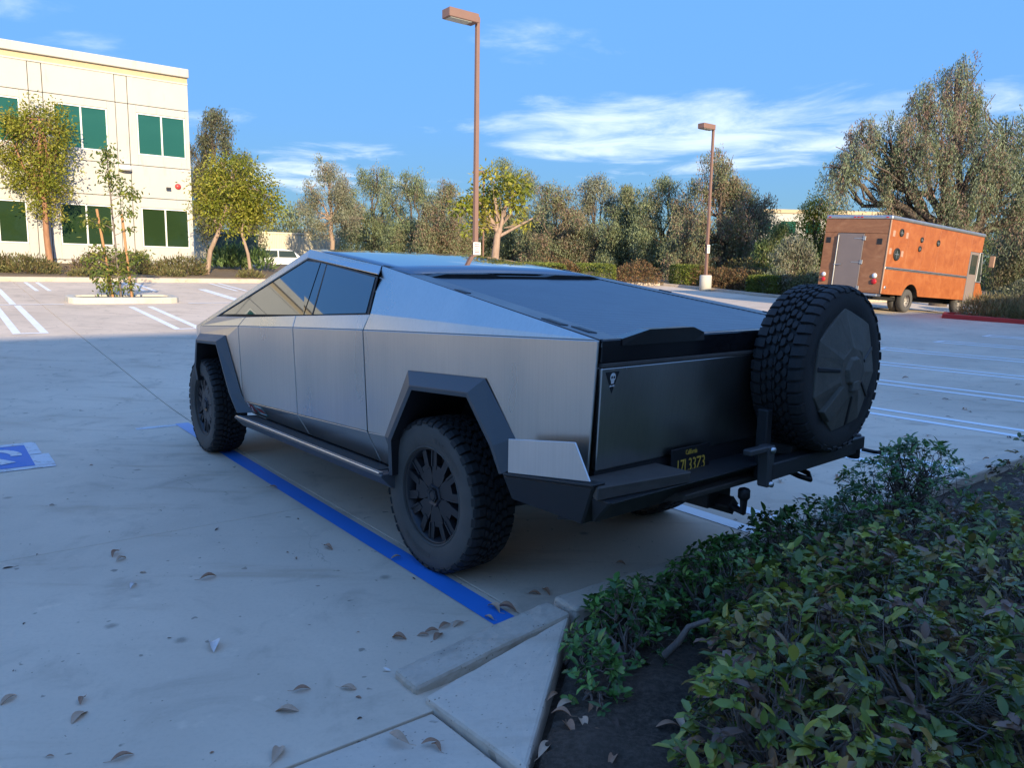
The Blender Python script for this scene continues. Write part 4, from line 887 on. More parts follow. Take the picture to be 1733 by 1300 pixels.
def tree(name, label, loc, H, lobes, pal, trunk_r, seed, group=None, n_leaf=9000, leaf=(.16, .045), droop=.7, fork=.3, bark='bark_dark', lean=(0, 0), clump=.45, strands=True, cat='tree', bare=None, shell=.55):
    """lobes: (dx, dy, z, rx, ry, rz) in metres about the base; the crown is twigs hanging through them"""
    rg = np.random.default_rng(seed); t = empty(name, loc); setp(t, label, cat, group)
    tr = MB(); top = np.array([lean[0], lean[1], H * fork])
    p = limb_path(rg, (0, 0, -.15), top, 6, .10); n = len(p)
    tr.tube(p, list(np.linspace(trunk_r, trunk_r * .72, n)), 9, 0); 
    lf = Leaves(); cols = np.array(PAL[pal]); vol = np.array([l[3] * l[4] * l[5] for l in lobes]) ** .72; vol = vol / vol.sum()
    for li, lb in enumerate(lobes):
        c = np.array(lb[:3]); r = np.array(lb[3:6])
        st_ = p[-1] if c[2] > top[2] * .8 else p[max(2, n // 2)]
        q_ = limb_path(rg, st_, c - np.array([0, 0, r[2] * .35]), 6, .22, .04); tr.tube(q_, list(np.linspace(trunk_r * .55, trunk_r * .16, 6)), 6)
        nb = 6
        for _ in range(nb):
            d = unit(rg, 1)[0]; d[2] = abs(d[2]) * .8 - .15; e = c + d * r * .85; k0 = q_[rg.integers(2, 6)]
            w_ = limb_path(rg, k0, e, 5, .25, .05); tr.tube(w_, list(np.linspace(trunk_r * .15, trunk_r * .035, 5)), 5)
        m_ = max(30, int(n_leaf * vol[li]))
        # twig clumps: uneven density, light and dark sides come from the light
        ncl = max(10, int(m_ / (46 if strands else 40))); cd = unit(rg, ncl); rad = shell + (1 - shell) * rg.random((ncl, 1)) ** .6; cc = c + cd * r * rad
        if strands:
            ns_ = 7; sub = c + unit(rg, ns_) * r * rg.uniform(.45, .85, (ns_, 1)); si = rg.integers(0, ns_, ncl); cc = sub[si] + cd * r * .36 * rg.random((ncl, 1)) ** .5; cd = cd
        hue = cols[rg.integers(0, len(cols), ncl)] * rg.uniform(.75, 1.3, (ncl, 1))
        idx = rg.integers(0, ncl, m_); base = cc[idx]
        if strands:
            # hanging strands: leaves strung below the clump
            ln = rg.random((m_, 1)); sl_ = (.5 + rg.random((ncl, 1)))[idx]; drift = rg.normal(0, .35, (ncl, 3))[idx] * np.array([1, 1, 0]); P = base + rg.normal(0, clump, (m_, 3)) * (.5 + .6 * ln) + (np.array([0, 0, -1.0]) + drift * (1 - ln * .6)) * ln * droop * sl_
            D = np.stack([rg.normal(0, .42, m_), rg.normal(0, .42, m_), -np.ones(m_) * .9 + rg.normal(0, .35, m_)], 1)
        else:
            P = base + rg.normal(0, clump, (m_, 3)); D = (P - base) / clump * .5 + unit(rg, m_) * .7; D[:, 2] -= .15
        lf.add(P, D, unit(rg, m_), leaf[0] * rg.uniform(.65, 1.35, m_), leaf[1] * rg.uniform(.7, 1.3, m_), hue[idx], 0, .22, rg)
    tr.build('trunk', MATS[bark], t); lf.build('crown', MATS['leaves'], t)
    return t
def ground_at(px, depth, dz=0):
    p = at_depth(px, 460, depth); u, v = UV(p.x, p.y); return Vector((p.x, p.y, ground_z(np.array(u), np.array(v)) + dz)), u, v
def ppm(depth): return FPX / depth
def px_tree(name, label, px, top, width, depth, pal, seed, group=None, n=9000, kind='euc', hz=None, **kw):
    """a tree whose crown spans 'width' photo pixels about column px and tops out at row 'top'"""
    loc, u, v = ground_at(px, depth); loc = Vector((loc.x, loc.y, float(loc.z)))
    hor = 463.7 + (px - 866) * .0166; H = CAM_H + (hor - top) / FPX * depth - loc.z; R = width / 2 / FPX * depth; rg = np.random.default_rng(seed + 100); lobes = []
    low = kw.pop('low', .22); k = kw.pop('k', 9)
    for i in range(k):
        f = (i + .5) / k; z = H * (low + (.88 - low) * f * rg.uniform(.9, 1.08)); w = R * (math.sin(math.pi * min(1, (f * .66 + .26))) ** .7); a = rg.uniform(0, 6.28) if i else 0
        rr = R * rg.uniform(.30, .46) * (1.12 - .30 * f); off = max(0, w - rr)
        sgn = 1 if i % 2 else -1
        lobes.append((sgn * off * rg.uniform(.55, 1.0), rg.uniform(-.7, .7) * off, z, rr, rr, max(rr * .8, H * .09)))
    lobes.append((rg.uniform(-.15, .15) * R, 0, H * .90, R * .34, R * .34, H * .10)); lobes.append((0, 0, H * (low + .3), R * .55, R * .55, H * .2))
    return tree(name, label, loc, H, lobes, pal, kw.pop('trunk_r', .02 * H + .03), seed, group, n, **kw)
BG = 'eucalyptus trees in the row beyond the far planting'
EL = 'tall grey-green eucalyptus in the mixed row of trees beyond the far hedges'
ER = 'rusty-tinted grey-green eucalyptus in the row of trees beyond the far hedges'
px_tree('eucalyptus_tree', 'slender open-crowned eucalyptus with a pale bare trunk beside the cream container', 563, 268, 135, 60, 'grey', 11, n=18000, leaf=(.165, .05), low=.38, bark='bark_pale', fork=.45, clump=.26)
px_tree('eucalyptus_tree', EL, 634, 276, 165, 64, 'euc', 12, BG, 30000, leaf=(.17, .052), clump=.26, droop=1.0, low=.1)
px_tree('eucalyptus_tree', EL, 698, 284, 170, 60, 'euc', 13, BG, 30000, leaf=(.17, .052), clump=.26, droop=1.0, low=.1)
px_tree('eucalyptus_tree', ER, 752, 300, 130, 57, 'eucred', 14, 'rusty eucalyptus trees in the far row', 28000, leaf=(.165, .05), clump=.24, droop=1.0, low=.08)
px_tree('eucalyptus_tree', EL, 806, 318, 130, 60, 'euc', 15, BG, 16000, leaf=(.165, .05), clump=.24, droop=1.0, low=.08)
px_tree('eucalyptus_tree', EL, 868, 264, 170, 58, 'euc', 16, BG, 30000, leaf=(.17, .05), clump=.26, droop=1.0, low=.1)
px_tree('eucalyptus_tree', ER, 936, 308, 160, 54, 'eucred', 17, 'rusty eucalyptus trees in the far row', 30000, leaf=(.165, .05), clump=.24, droop=1.0, low=.05)
px_tree('eucalyptus_tree', 'pale grey-green eucalyptus with a spiky top in the far row', 1005, 290, 150, 54, 'grey', 18, n=30000, leaf=(.165, .05), clump=.24, droop=1.0, low=.05)
px_tree('eucalyptus_tree', EL, 1062, 306, 140, 52, 'euc', 19, BG, 28000, leaf=(.165, .05), clump=.24, droop=1.0, low=.05)
px_tree('eucalyptus_tree', EL, 1120, 292, 170, 50, 'euc', 20, BG, 30000, leaf=(.165, .05), clump=.24, droop=1.0, low=.05)
px_tree('eucalyptus_tree', 'broad rusty eucalyptus with a dark forked trunk behind the lamp post on a concrete base', 1218, 250, 215, 46, 'eucred', 21, n=62000, leaf=(.16, .045), clump=.20, droop=1.2, low=.06, k=13, trunk_r=.30)
px_tree('shrub_tree', 'low pale olive thicket tree between the broad eucalyptus and the orange van', 1318, 372, 120, 42, 'green', 22, n=30000, leaf=(.17, .045), clump=.18, droop=.6, low=.02)
px_tree('yellow_green_tree', 'yellow-green bushy tree rising behind the orange van roof', 1378, 334, 110, 46, 'yellow', 23, n=16000, leaf=(.16, .06), clump=.2, strands=False, low=.1)
px_tree('shrub_tree', 'grey scrubby thicket tree standing left of the orange van', 1345, 400, 130, 38, 'grey', 24, n=16000, leaf=(.15, .045), clump=.2, droop=.5, low=.0)
# the large eucalyptus over the van, its crown in hanging masses
loc, u_, v_ = ground_at(1590, 37); loc = Vector((loc.x, loc.y, float(loc.z))); S_ = 37 / FPX
def LB(px, py, rx, ry, dy=0): return ((px - 1590) * S_, dy, CAM_H + (476 - py) * S_ - loc.z, rx * S_, max(rx, ry) * S_ * .9, ry * S_)
big = [LB(1588, 135, 44, 36), LB(1545, 190, 50, 48), LB(1625, 185, 55, 50, .6), LB(1680, 215, 52, 58, .3), LB(1480, 235, 50, 40, -.4), LB(1425, 262, 42, 26, -.6), LB(1388, 296, 30, 16, -.3), LB(1430, 310, 26, 16, .5), LB(1535, 265, 52, 60, -.8), LB(1600, 280, 58, 72, -1), LB(1665, 300, 55, 70, -.5), LB(1725, 265, 52, 62), LB(1745, 345, 40, 50, .5), LB(1490, 300, 34, 46, .3), LB(1520, 345, 26, 30, .8), LB(1448, 225, 36, 30, .6), LB(1785, 290, 64, 80, .5), LB(1570, 325, 22, 28, -1.2)]
tree('eucalyptus_tree', 'huge weeping eucalyptus with reddish tips towering over the orange van', loc, 12, big, 'eucbig', .42, 31, None, 100000, (.16, .038), 1.5, .22, 'bark_dark', (.6, 0), .13)
loc2, _, _ = ground_at(1712, 35); px_tree('eucalyptus_tree', 'dark drooping eucalyptus beside the front of the orange van', 1725, 330, 130, 40, 'dark', 33, n=16000, leaf=(.18, .05), clump=.18, droop=1.2, low=.1)
# behind the white building
px_tree('dark_tree', 'dark bare-topped evergreen rising behind the white building corner', 372, 186, 150, 56, 'dark', 41, n=34000, leaf=(.17, .06), clump=.24, droop=.7, low=.25, trunk_r=.3)
px_tree('dark_tree', 'smaller dark evergreen beside the white building corner', 428, 258, 90, 54, 'dark', 42, n=8000, leaf=(.16, .055), clump=.20, droop=.7, low=.15)
px_tree('dark_tree', 'distant olive tree left of the slender eucalyptus', 497, 345, 80, 75, 'euc', 43, n=6000, leaf=(.3, .10), clump=.7, low=.05)
px_tree('dark_tree', 'low distant olive tree behind the cream container', 460, 368, 80, 80, 'euc', 44, n=5000, leaf=(.3, .10), clump=.7, low=.05)
# young yellow-green trees in the planting
def young(name, label, px, base_y, depth, blobs, seed, n, stems, bark='bark_red', pal='yellow', leaf=(.12, .055)):
    loc, u, v = ground_at(px, depth); loc = Vector((loc.x, loc.y, float(loc.z))); s = depth / FPX; hor = 463.7 + (px - 866) * .0166
    t = empty(name, loc); setp(t, label, 'tree'); rg = np.random.default_rng(seed); tr = MB(); lf = Leaves(); cols = np.array(PAL[pal])
    def pt(x, y, dy=0): return np.array([(x - px) * s, dy, CAM_H + (hor - y) * s - loc.z])
    for st in stems: 
        P = np.array([pt(x, y) for x, y, r in st]); P[0, 2] = -.1 if st[0][1] >= base_y - 3 else P[0, 2]
        P[1:-1] += rg.normal(0, .03, (len(P) - 2, 3)); tr.tube(P, [r for x, y, r in st], 8)
    for (x, y, rx, ry) in blobs:
        c = pt(x, y, rg.uniform(-.4, .4) * rx * s); r = np.array([rx, rx, ry]) * s
        m_ = int(n * (rx * ry) / sum(b[2] * b[3] for b in blobs)); ncl = max(6, m_ // 26); cc = c + unit(rg, ncl) * r * (rg.random((ncl, 1)) ** .45)
        e0 = stems[0][-1]; k0 = pt(e0[0], e0[1])
        for _ in range(3): w_ = limb_path(rg, k0 + (c - k0) * .15, cc[rg.integers(0, ncl)], 4, .2); tr.tube(w_, [.018, .014, .01, .005], 5)
        idx = rg.integers(0, ncl, m_); P = cc[idx] + rg.normal(0, .13, (m_, 3)); D = (P - cc[idx]) * 3 + unit(rg, m_) * .5 + np.array([0, 0, -.15])
        lf.add(P, D, unit(rg, m_), leaf[0] * rg.uniform(.7, 1.3, m_), leaf[1] * rg.uniform(.7, 1.3, m_), cols[rg.integers(0, len(cols), ncl)][idx], 0, .25, rg)
    tr.build('trunk', MATS[bark], t); lf.build('crown', MATS['leaves'], t); return t
young('street_tree', 'young olive-green tree with reddish trunk against the white facade', 85, 447, 30.5, [(80, 195, 26, 18), (110, 215, 30, 26), (65, 220, 40, 26), (40, 215, 30, 15), (125, 235, 20, 20), (60, 262, 45, 30), (105, 275, 40, 36), (30, 275, 28, 22), (70, 305, 48, 30), (110, 320, 30, 24), (80, 345, 32, 24), (40, 315, 22, 16), (15, 265, 20, 10), (95, 365, 18, 10)], 51, 11000, [[(86, 449, .13), (84, 400, .11), (82, 330, .09), (82, 260, .07), (84, 210, .03)], [(83, 340, .06), (55, 290, .045), (35, 240, .02)], [(82, 310, .05), (105, 270, .04), (118, 225, .02)]], pal='yellow')
young('street_tree', 'round yellow-green tree with a leaning trunk near the dark green utility box', 352, 462, 29.5, [(400, 295, 55, 26), (365, 315, 38, 26), (435, 325, 38, 34), (400, 335, 56, 36), (360, 350, 34, 24), (440, 362, 34, 24), (400, 375, 50, 24), (465, 345, 14, 20), (385, 280, 25, 12)], 52, 11000, [[(350, 464, .10), (358, 425, .09), (372, 395, .08), (388, 350, .06), (400, 310, .03)], [(425, 462, .07), (420, 430, .06), (410, 395, .05), (420, 360, .02)], [(372, 395, .05), (365, 360, .04), (358, 320, .02)]], bark='bark_pale')
young('street_tree', 'open yellow-leaved tree with pale pink branching trunk behind the lamp post with a sign', 838, 434, 31, [(838, 305, 45, 14), (800, 340, 24, 22), (875, 320, 22, 20), (830, 345, 34, 22), (785, 355, 18, 16), (868, 350, 24, 16), (815, 375, 26, 14), (885, 380, 16, 12), (800, 390, 20, 10), (850, 330, 24, 16)], 53, 2000, [[(836, 480, .16), (838, 430, .15), (842, 400, .13), (846, 388, .10)], [(843, 398, .09), (826, 370, .06), (810, 345, .03)], [(845, 392, .08), (852, 355, .05), (872, 325, .025)], [(845, 400, .07), (870, 385, .05), (900, 370, .03)], [(842, 400, .06), (838, 350, .045), (835, 310, .02)]], bark='bark_pale', leaf=(.20, .09))
# staked sapling on the island
loc = W(19.2, 2.62, .10); s_ = 22.0 / FPX
sp = empty('sapling', loc); setp(sp, 'thin leafy sapling tied among wooden stakes on the planter island', 'sapling'); rg = np.random.default_rng(61)
def sp_pt(x, y, dy=0): return np.array([(x - 207) * s_, dy, (510 - y) * s_])
tr = MB(); main = [sp_pt(206, 512), sp_pt(203, 460), sp_pt(200, 400), sp_pt(198, 350), sp_pt(196, 300), sp_pt(194, 286)]; tr.tube(main, [.03, .027, .022, .018, .012, .006], 7)
tr.tube([sp_pt(186, 511, .1), sp_pt(184, 470, .08), sp_pt(180, 430, .05)], [.02, .016, .01], 6); lf = Leaves()
gcol = np.array([(.12, .17, .03), (.17, .20, .035), (.09, .13, .03), (.22, .22, .04)])
for (x, y, rx, ry, n) in ((198, 300, 16, 16, 150), (202, 330, 16, 14, 120), (208, 345, 14, 12, 70), (228, 353, 14, 10, 90), (220, 380, 14, 10, 80), (168, 395, 18, 10, 110), (188, 400, 14, 8, 60), (225, 405, 8, 6, 30), (184, 440, 18, 12, 110), (180, 470, 22, 18, 240), (190, 490, 18, 12, 130), (212, 465, 12, 22, 130), (225, 450, 16, 10, 70), (240, 444, 12, 8, 50), (165, 450, 12, 8, 40), (222, 488, 10, 12, 60)):
    c = sp_pt(x, y, rg.uniform(-.1, .1)); w_ = limb_path(rg, sp_pt(200, min(505, y + 12)), c, 4, .1); tr.tube(w_, [.01, .008, .006, .004], 5)
    P = c + rg.normal(0, .55, (n, 3)) * np.array([rx, rx, ry]) * s_; D = np.stack([rg.normal(0, .6, n), rg.normal(0, .6, n), -.5 + rg.normal(0, .4, n)], 1)
    lf.add(P, D, unit(rg, n), .13 * rg.uniform(.7, 1.3, n), .05, gcol[rg.integers(0, 4, n)], 0, .25, rg)
tr.build('stem', MATS['bark_twig'], sp); lf.build('foliage', MATS['leaves'], sp)
stake = simple('stake_wood', (.42, .22, .10), .8, 0, .3, 6)
for (x0, y0, x1, y1) in ((190, 512, 175, 378), (219, 512, 212, 385)):
    b = W(19.2, 2.62, .09); o = MB().tube([sp_pt(x0, y0, .12), sp_pt(x1, y1, .05)], .032, 10).build('wooden_stake', stake, None); o.location = loc
    setp(o, 'round wooden stake beside the sapling, ' + ('tilted, with clear top' if x0 == 190 else 'half hidden in leaves'), 'stake')

# ------------------------------------------------------------------ hedges, shrubs, groundcover
def leaf_volume(name, label, loc, pts_fn, n, leaf, cols, seed, cat, group=None, stems=12, spread=1.0, mat='leaves', up=.25, rotz=0., stem_h=.5):
    rg = np.random.default_rng(seed); t = empty(name, loc, (0, 0, rotz)); setp(t, label, cat, group)
    P, out_ = pts_fn(rg, n); lf = Leaves(); D = out_ * .7 + unit(rg, n) * .7; D[:, 2] += up
    ci = (np.sin(P[:, 0] * 7 + seed) + np.sin(P[:, 1] * 6) + np.sin(P[:, 2] * 9)) * .12
    col = np.array(cols)[rg.integers(0, len(cols), n)] * (1 + ci[:, None])
    lf.add(P, D, unit(rg, n), leaf[0] * rg.uniform(.6, 1.4, n), leaf[1] * rg.uniform(.7, 1.3, n), col, 0, .25, rg); lf.build('foliage', MATS[mat], t)
    if stems:
        tr = MB()
        for i in range(stems):
            e = P[rg.integers(0, n)] * np.array([.85, .85, .8]); tr.tube(limb_path(rg, (e[0] * .45, e[1] * .45, -.05), e, 4, .15), [.018, .015, .011, .006], 5)
        tr.build('stems', MATS['bark_twig'], t)
    return t
def box_fn(lx, ly, h):
    def f(rg, n):
        P = rg.uniform(-1, 1, (n, 3)); k = rg.integers(0, 5, n); ax = np.where(k < 2, 0, np.where(k < 4, 1, 2)); sg = np.where(k % 2 == 0, 1, -1); sg = np.where(k == 4, 1, sg)
        o_ = np.zeros((n, 3)); o_[np.arange(n), ax] = sg; P[np.arange(n), ax] = sg * (1 - np.abs(rg.normal(0, .09, n))); r = np.abs(P) ** 4; P = P / (1 + .05 * (r.sum(1, keepdims=True) - 1))
        P = P * np.array([lx / 2, ly / 2, h / 2]); P[:, 2] += h / 2; return P + rg.normal(0, .02, (n, 3)), o_
    return f
def mound_fn(rx, ry, h, lump=.25, spike=0.):
    def f(rg, n):
        d = unit(rg, n); d[:, 2] = np.abs(d[:, 2]); nl = 9; cs = unit(rg, nl); cs[:, 2] = abs(cs[:, 2]); am = rg.uniform(-1, 1, nl)
        b = 1 + lump * (np.exp(-((d[:, None] - cs[None]) ** 2).sum(-1) * 5) * am).sum(-1); rad = b * (1 - np.abs(rg.normal(0, .22, n))).clip(.15, 1.1) + rg.random(n) ** 6 * spike
        return d * rad[:, None] * np.array([rx, ry, h]), d
    return f
def put(px, depth, dz=0): loc, u, v = ground_at(px, depth, dz); return Vector((loc.x, loc.y, float(loc.z)))
HC = [(.16, .20, .035), (.20, .22, .04), (.12, .16, .03)]; BR = [(.20, .115, .055), (.26, .15, .07), (.14, .09, .05), (.13, .12, .05)]; OL = [(.17, .17, .06), (.22, .20, .08), (.13, .13, .05), (.20, .14, .07)]; PG = [(.20, .21, .09), (.16, .18, .08), (.25, .23, .12)]
for i, (u, v, w_, h) in enumerate(((26.7, 22.6, 2.6, .85), (26.6, 26.0, 2.5, .9), (25.0, 31.6, 1.5, 1.05), (19.9, 31.3, 1.1, .85))):
    leaf_volume('clipped_hedge', ['clipped green box hedge, long and low, farthest along the bed behind the truck roof', 'clipped green box hedge next to the brown shrubs beyond the far kerb', 'clipped square green hedge between brown shrubs near the lamp post base', 'small clipped green cube hedge at the kerb right of the lamp post base'][i], W(u, v, .08), box_fn(w_, 1.3, h), 4200, (.085, .05), HC, 200 + i, 'hedge', 'clipped hedges by the far kerb', 10, rotz=GRID_ROT)
sh = [(26.9, 24.4, 1.1, 1.0, BR), (26.0, 28.6, 1.2, 1.0, BR), (24.2, 32.6, 1.3, 1.1, BR), (22.9, 32.1, 1.2, 1.1, BR), (21.8, 32.6, 1.4, 1.15, BR), (20.8, 32.7, 1.5, 1.1, OL), (19.5, 33.2, 1.6, 1.1, PG), (18.6, 33.0, 1.5, 1.0, PG), (18.0, 34.5, 1.8, 1.2, PG), (17.5, 36.8, 1.9, 1.1, OL), (23.2, 34.8, 2.0, 1.5, OL), (20.6, 35.5, 2.2, 1.7, PG), (27.6, 20.3, 1.6, 1.0, OL), (27.8, 17.6, 1.6, 1.0, BR)]
SHL = {id(BR): ('rust-brown mounded shrub in the bed beyond the far kerb', 'rust-brown shrubs beyond the far kerb'), id(OL): ('olive and straw-coloured mounded shrub in the bed beyond the far kerb', 'olive shrubs beyond the far kerb'), id(PG): ('pale grey-green spreading shrub in the bed left of the orange van', 'pale shrubs left of the orange van')}
for i, (u, v, r, h, c) in enumerate(sh): leaf_volume('mounded_shrub', SHL[id(c)][0], W(u, v, .08), mound_fn(r, r, h, .3), 3400, (.12, .05), c, 220 + i, 'shrub', SHL[id(c)][1], 8)
# dry shrubs under the white building
for i, v in enumerate(list(np.arange(-9.2, 6.9, 1.55))):
    j = random.Random(i); c = [OL, OL, [(.20, .14, .10), (.17, .12, .10), (.22, .19, .07)]][i % 3]; leaf_volume('dry_shrub', 'straw and purple-brown dry shrub along the white building' if i % 3 == 2 else 'olive dry shrub in the mulch along the white building', W(28.2 + j.uniform(-.5, .6), v + j.uniform(-.3, .3), .06), mound_fn(.95 + j.uniform(-.2, .3), .8, .62 + j.uniform(-.12, .22), .35, .35), 2300, (.13, .035), c, 260 + i, 'shrub', 'purple-brown dry shrubs' if i % 3 == 2 else 'olive dry shrubs', 8, up=.7)
for i in range(9):
    j = random.Random(40 + i); leaf_volume('dry_shrub', 'low straw-coloured tuft on the mulch between building shrubs and kerb', W(26.8 + j.uniform(-.3, .4), -6 + i * 2.9 + j.uniform(-.5, .5), .06), mound_fn(.5, .45, .28, .3, .3), 700, (.12, .03), OL, 300 + i, 'shrub', 'low tufts along the far kerb', 4, up=.8)
# strappy plants by the utility box
for i, px in enumerate((372, 402, 436, 388)):
    leaf_volume('strappy_plant', 'broad-leaved green clump plant at the foot of the green utility box', put(px, 33.5 - i * .3, 0), mound_fn(.55, .5, .75, .2, .5), 260, (.38, .07), [(.13, .20, .06), (.10, .16, .05), (.18, .24, .09)], 320 + i, 'plant', 'green clump plants by the utility box', 0, up=.9)
# grasses and shrubs behind the red kerb
for i, (u, v, r, h, c) in enumerate(((8.6, 27.9, .75, .55, 0), (7.9, 28.4, .8, .6, 0), (7.3, 28.0, .55, .5, 0), (7.0, 29.2, .9, .65, 0), (6.2, 28.9, .8, .6, 0), (5.4, 29.6, .9, .65, 0), (8.3, 29.4, .9, .6, 0), (7.6, 30.6, 1.1, .75, 0), (6.4, 30.8, 1.2, .8, 0))):
    leaf_volume('dry_grass_clump', 'feathery dry golden grass clump behind the red kerb', W(u, v, .10), mound_fn(r, r, h, .3, .4), 2000, (.22, .018), [(.30, .26, .12), (.24, .21, .09), (.34, .28, .15), (.18, .17, .06)], 340 + i, 'grass clump', 'golden grass clumps behind the red kerb', 0, up=1.1)
for i, (u, v, r, h) in enumerate(((9.8, 34.5, 1.6, 1.7), (8.3, 35.2, 1.9, 2.0), (6.4, 35.0, 2.0, 1.9), (8.6, 38.5, 2.4, 2.4), (5.5, 37.5, 2.6, 2.3))):
    leaf_volume('sage_shrub', 'big silvery sage shrub growing in front of the orange van', W(u, v, .08), mound_fn(r, r, h, .35), 6000, (.11, .045), [(.20, .21, .14), (.16, .18, .11), (.24, .24, .16), (.12, .14, .07)], 360 + i, 'shrub', 'silvery sage shrubs by the van', 10)
# extra trees that close the view behind the van
FR = 'trees closing the view beyond the orange van'
for i, (px, top, w_, d, pal) in enumerate(((1420, 372, 120, 60, 'green'), (1490, 365, 130, 66, 'euc'), (1560, 372, 130, 62, 'dark'), (1640, 365, 140, 64, 'euc'), (1710, 360, 140, 60, 'green'), (1790, 350, 150, 60, 'dark'), (1860, 350, 160, 60, 'euc'))):
    px_tree('thicket_tree', 'dense far tree filling the view beyond the orange van', px, top, w_, d, pal, 80 + i, FR, 20000, leaf=(.19, .065), clump=.28, droop=.7, low=.0)
for i, (px, top, w_, d, pal) in enumerate(((520, 385, 120, 72, 'dark'), (600, 375, 130, 72, 'dark'), (680, 372, 130, 70, 'green'), (760, 375, 130, 70, 'dark'), (840, 370, 130, 68, 'euc'), (920, 372, 130, 66, 'dark'), (1000, 372, 130, 64, 'euc'), (1080, 372, 130, 62, 'dark'), (1160, 375, 130, 58, 'green'), (1270, 395, 140, 52, 'green'), (1340, 400, 120, 54, 'dark'))):
    px_tree('thicket_tree', 'dense low tree filling in behind the eucalyptus row', px, top, w_, d, pal, 100 + i, 'low trees behind the eucalyptus row', 18000, leaf=(.20, .07), clump=.3, droop=.7, low=.0)

# ================================================================== LAMP POSTS
POST = simple('brown_painted_steel', (.235, .135, .105), .55, .0, .12, 3, .05, 80); LENS = simple('lamp_lens', (.55, .55, .48), .3); SIGNW = simple('sign_white', (.80, .78, .74), .5, var=.05); SIGNR = simple('sign_red', (.45, .08, .07), .6)
def lamp_post(label, loc, H, base_h=.75, sign=None, head=.95, r=.065, thin=False):
    t = empty('lamp_post', loc, (0, 0, GRID_ROT)); setp(t, label, 'lamp post')
    if base_h: MB().lathe([(0, -.2), (.30, -.2), (.30, base_h - .03), (.275, base_h), (0, base_h)], 24).build('concrete_base', MATS['pale_concrete'], t)
    MB().prism([(-r, -r, base_h - .02), (r, -r, base_h - .02), (r, r, base_h - .02), (-r, r, base_h - .02)], [(-r * .8, -r * .8, H), (r * .8, -r * .8, H), (r * .8, r * .8, H), (-r * .8, r * .8, H)]).build('pole', POST, t, bevel=.008)
    MB().box(-.16, .16, -.16, .16, base_h + .001, base_h + .03).build('base_plate', POST, t)
    hd = MB().box(-.10 - head, -.08, -.20, .20, H - .22, H + .02).build('lamp_head', POST, t, bevel=.015)
    MB().box(-.04 - head, -.30, -.16, .16, H - .235, H - .22).build('lens', LENS, hd)
    MB().box(-.085, r * .75, -.06, .06, H - .16, H - .03).build('arm', POST, t)
    if sign:
        z, w_, h = sign; s_ = MB().box(-w_ / 2, w_ / 2, -r - .022, -r - .012, z - h / 2, z + h / 2).build('sign', SIGNW, t, bevel=.002)
        for k, (f, q_) in enumerate(((.33, .72), (.17, .78), (.0, .42), (-.16, .66), (-.30, .66))): MB().box(-w_ / 2 * q_, w_ / 2 * q_, -r - .0245, -r - .0222, z + h * f - h * .035, z + h * f + h * .035).build('sign_line', SIGNR, s_)
    return t
p = at_depth(804, 470, 22.5); uu_, vv_ = UV(p.x, p.y); gz = float(terr(uu_, vv_)); topz = CAM_H + (462.6 - 57) / FPX * 22.5 * 1.012
lamp_post('tall brown lamp post with a white notice, rising behind the stainless truck roof', Vector((p.x, p.y, gz)), topz - gz, .75, (CAM_H + (462 - 421) / FPX * 22.7 - gz, .25, .36))
p = W(22.42, 30.0); topz = CAM_H + (469.3 - 227) / FPX * 39.4
lamp_post('brown lamp post on a round concrete base at the far kerb', p, topz - p.z, .78, (2.08, .21, .42), .85)
p, _, _ = ground_at(817, 58); topz = CAM_H + (463 - 295) / FPX * 58
lamp_post('distant lamp post seen thinly beside the nearer tall brown post', Vector((p.x, p.y, float(p.z))), topz - float(p.z), .7, None, .75, .06)

# ================================================================== THE ORANGE STEP VAN
m, nt, out = new_mat('orange_brushed_paint'); co = coords(nt); a_ = noise(nt, 2.2, 6, .7, co, .8); b_ = noise(nt, 7, 4, .6, coords(nt, 'Object', (1, 1, 3)))
c = ramp(nt, a_, [(.25, (.26, .07, .020)), (.5, (.36, .108, .030)), (.78, (.45, .165, .055))]); c = mixrgb(nt, math_n(nt, 'MULTIPLY', sstep(nt, b_, .5, .8), .35), c, (.34, .10, .03))
principled(nt, out, c, .48, 0, bump(nt, b_, .15, .01), .5)
m, nt, out = new_mat('worn_copper_paint'); co = coords(nt); a_ = noise(nt, 1.6, 6, .65, coords(nt, 'Object', (1, 1, 2.2)), 1.2)
principled(nt, out, ramp(nt, a_, [(.3, (.27, .115, .055)), (.55, (.36, .16, .075)), (.8, (.44, .23, .12))]), .6, 0, None, .4)
ORG = MATS['orange_brushed_paint']; COP = MATS['worn_copper_paint']; VAL = simple('van_aluminium', (.50, .50, .49), .42, .85, .15, 5); VGR = simple('van_door_grey', (.235, .185, .165), .6, 0, .12, 2); VTR = simple('van_trim_tan', (.42, .26, .17), .6); VBK = simple('van_black', (.018, .018, .018), .6); VRD = simple('lamp_red', (.55, .02, .025), .3); VWH = simple('lamp_white', (.8, .8, .78), .3); VPT = simple('primer_patch', (.42, .26, .19), .75); VG = simple('van_glass', (.05, .07, .06), .06, .35, .1, 2); VWL = simple('van_wheel', (.40, .37, .35), .6, .3, .2, 9)
c0 = W(10.66, 26.58)
van = empty('step_van', c0); setp(van, 'orange step van with round portholes and a grey rear door', 'van')
van.rotation_euler = Euler((math.radians(3.0), math.radians(2.3), LA), 'XYZ')
# local x forward from the rear axle, y=0 the near (right) flank, +y to the far flank, z from the ground at the rear wheel
XR, XF, VW, ZB, ZT = -2.06, 4.35, 2.36, .60, 3.24
def vpart(name, mb, mat, parent=van, bevel=.0, **k): return mb.build(name, mat, parent, bevel=bevel, **k)
vpart('body', MB().box(XR + .03, 5.35, .56, VW - .56, ZB, 1.1).box(XR + .03, 5.35, .03, VW - .03, 1.1, ZT - .05), VBK)
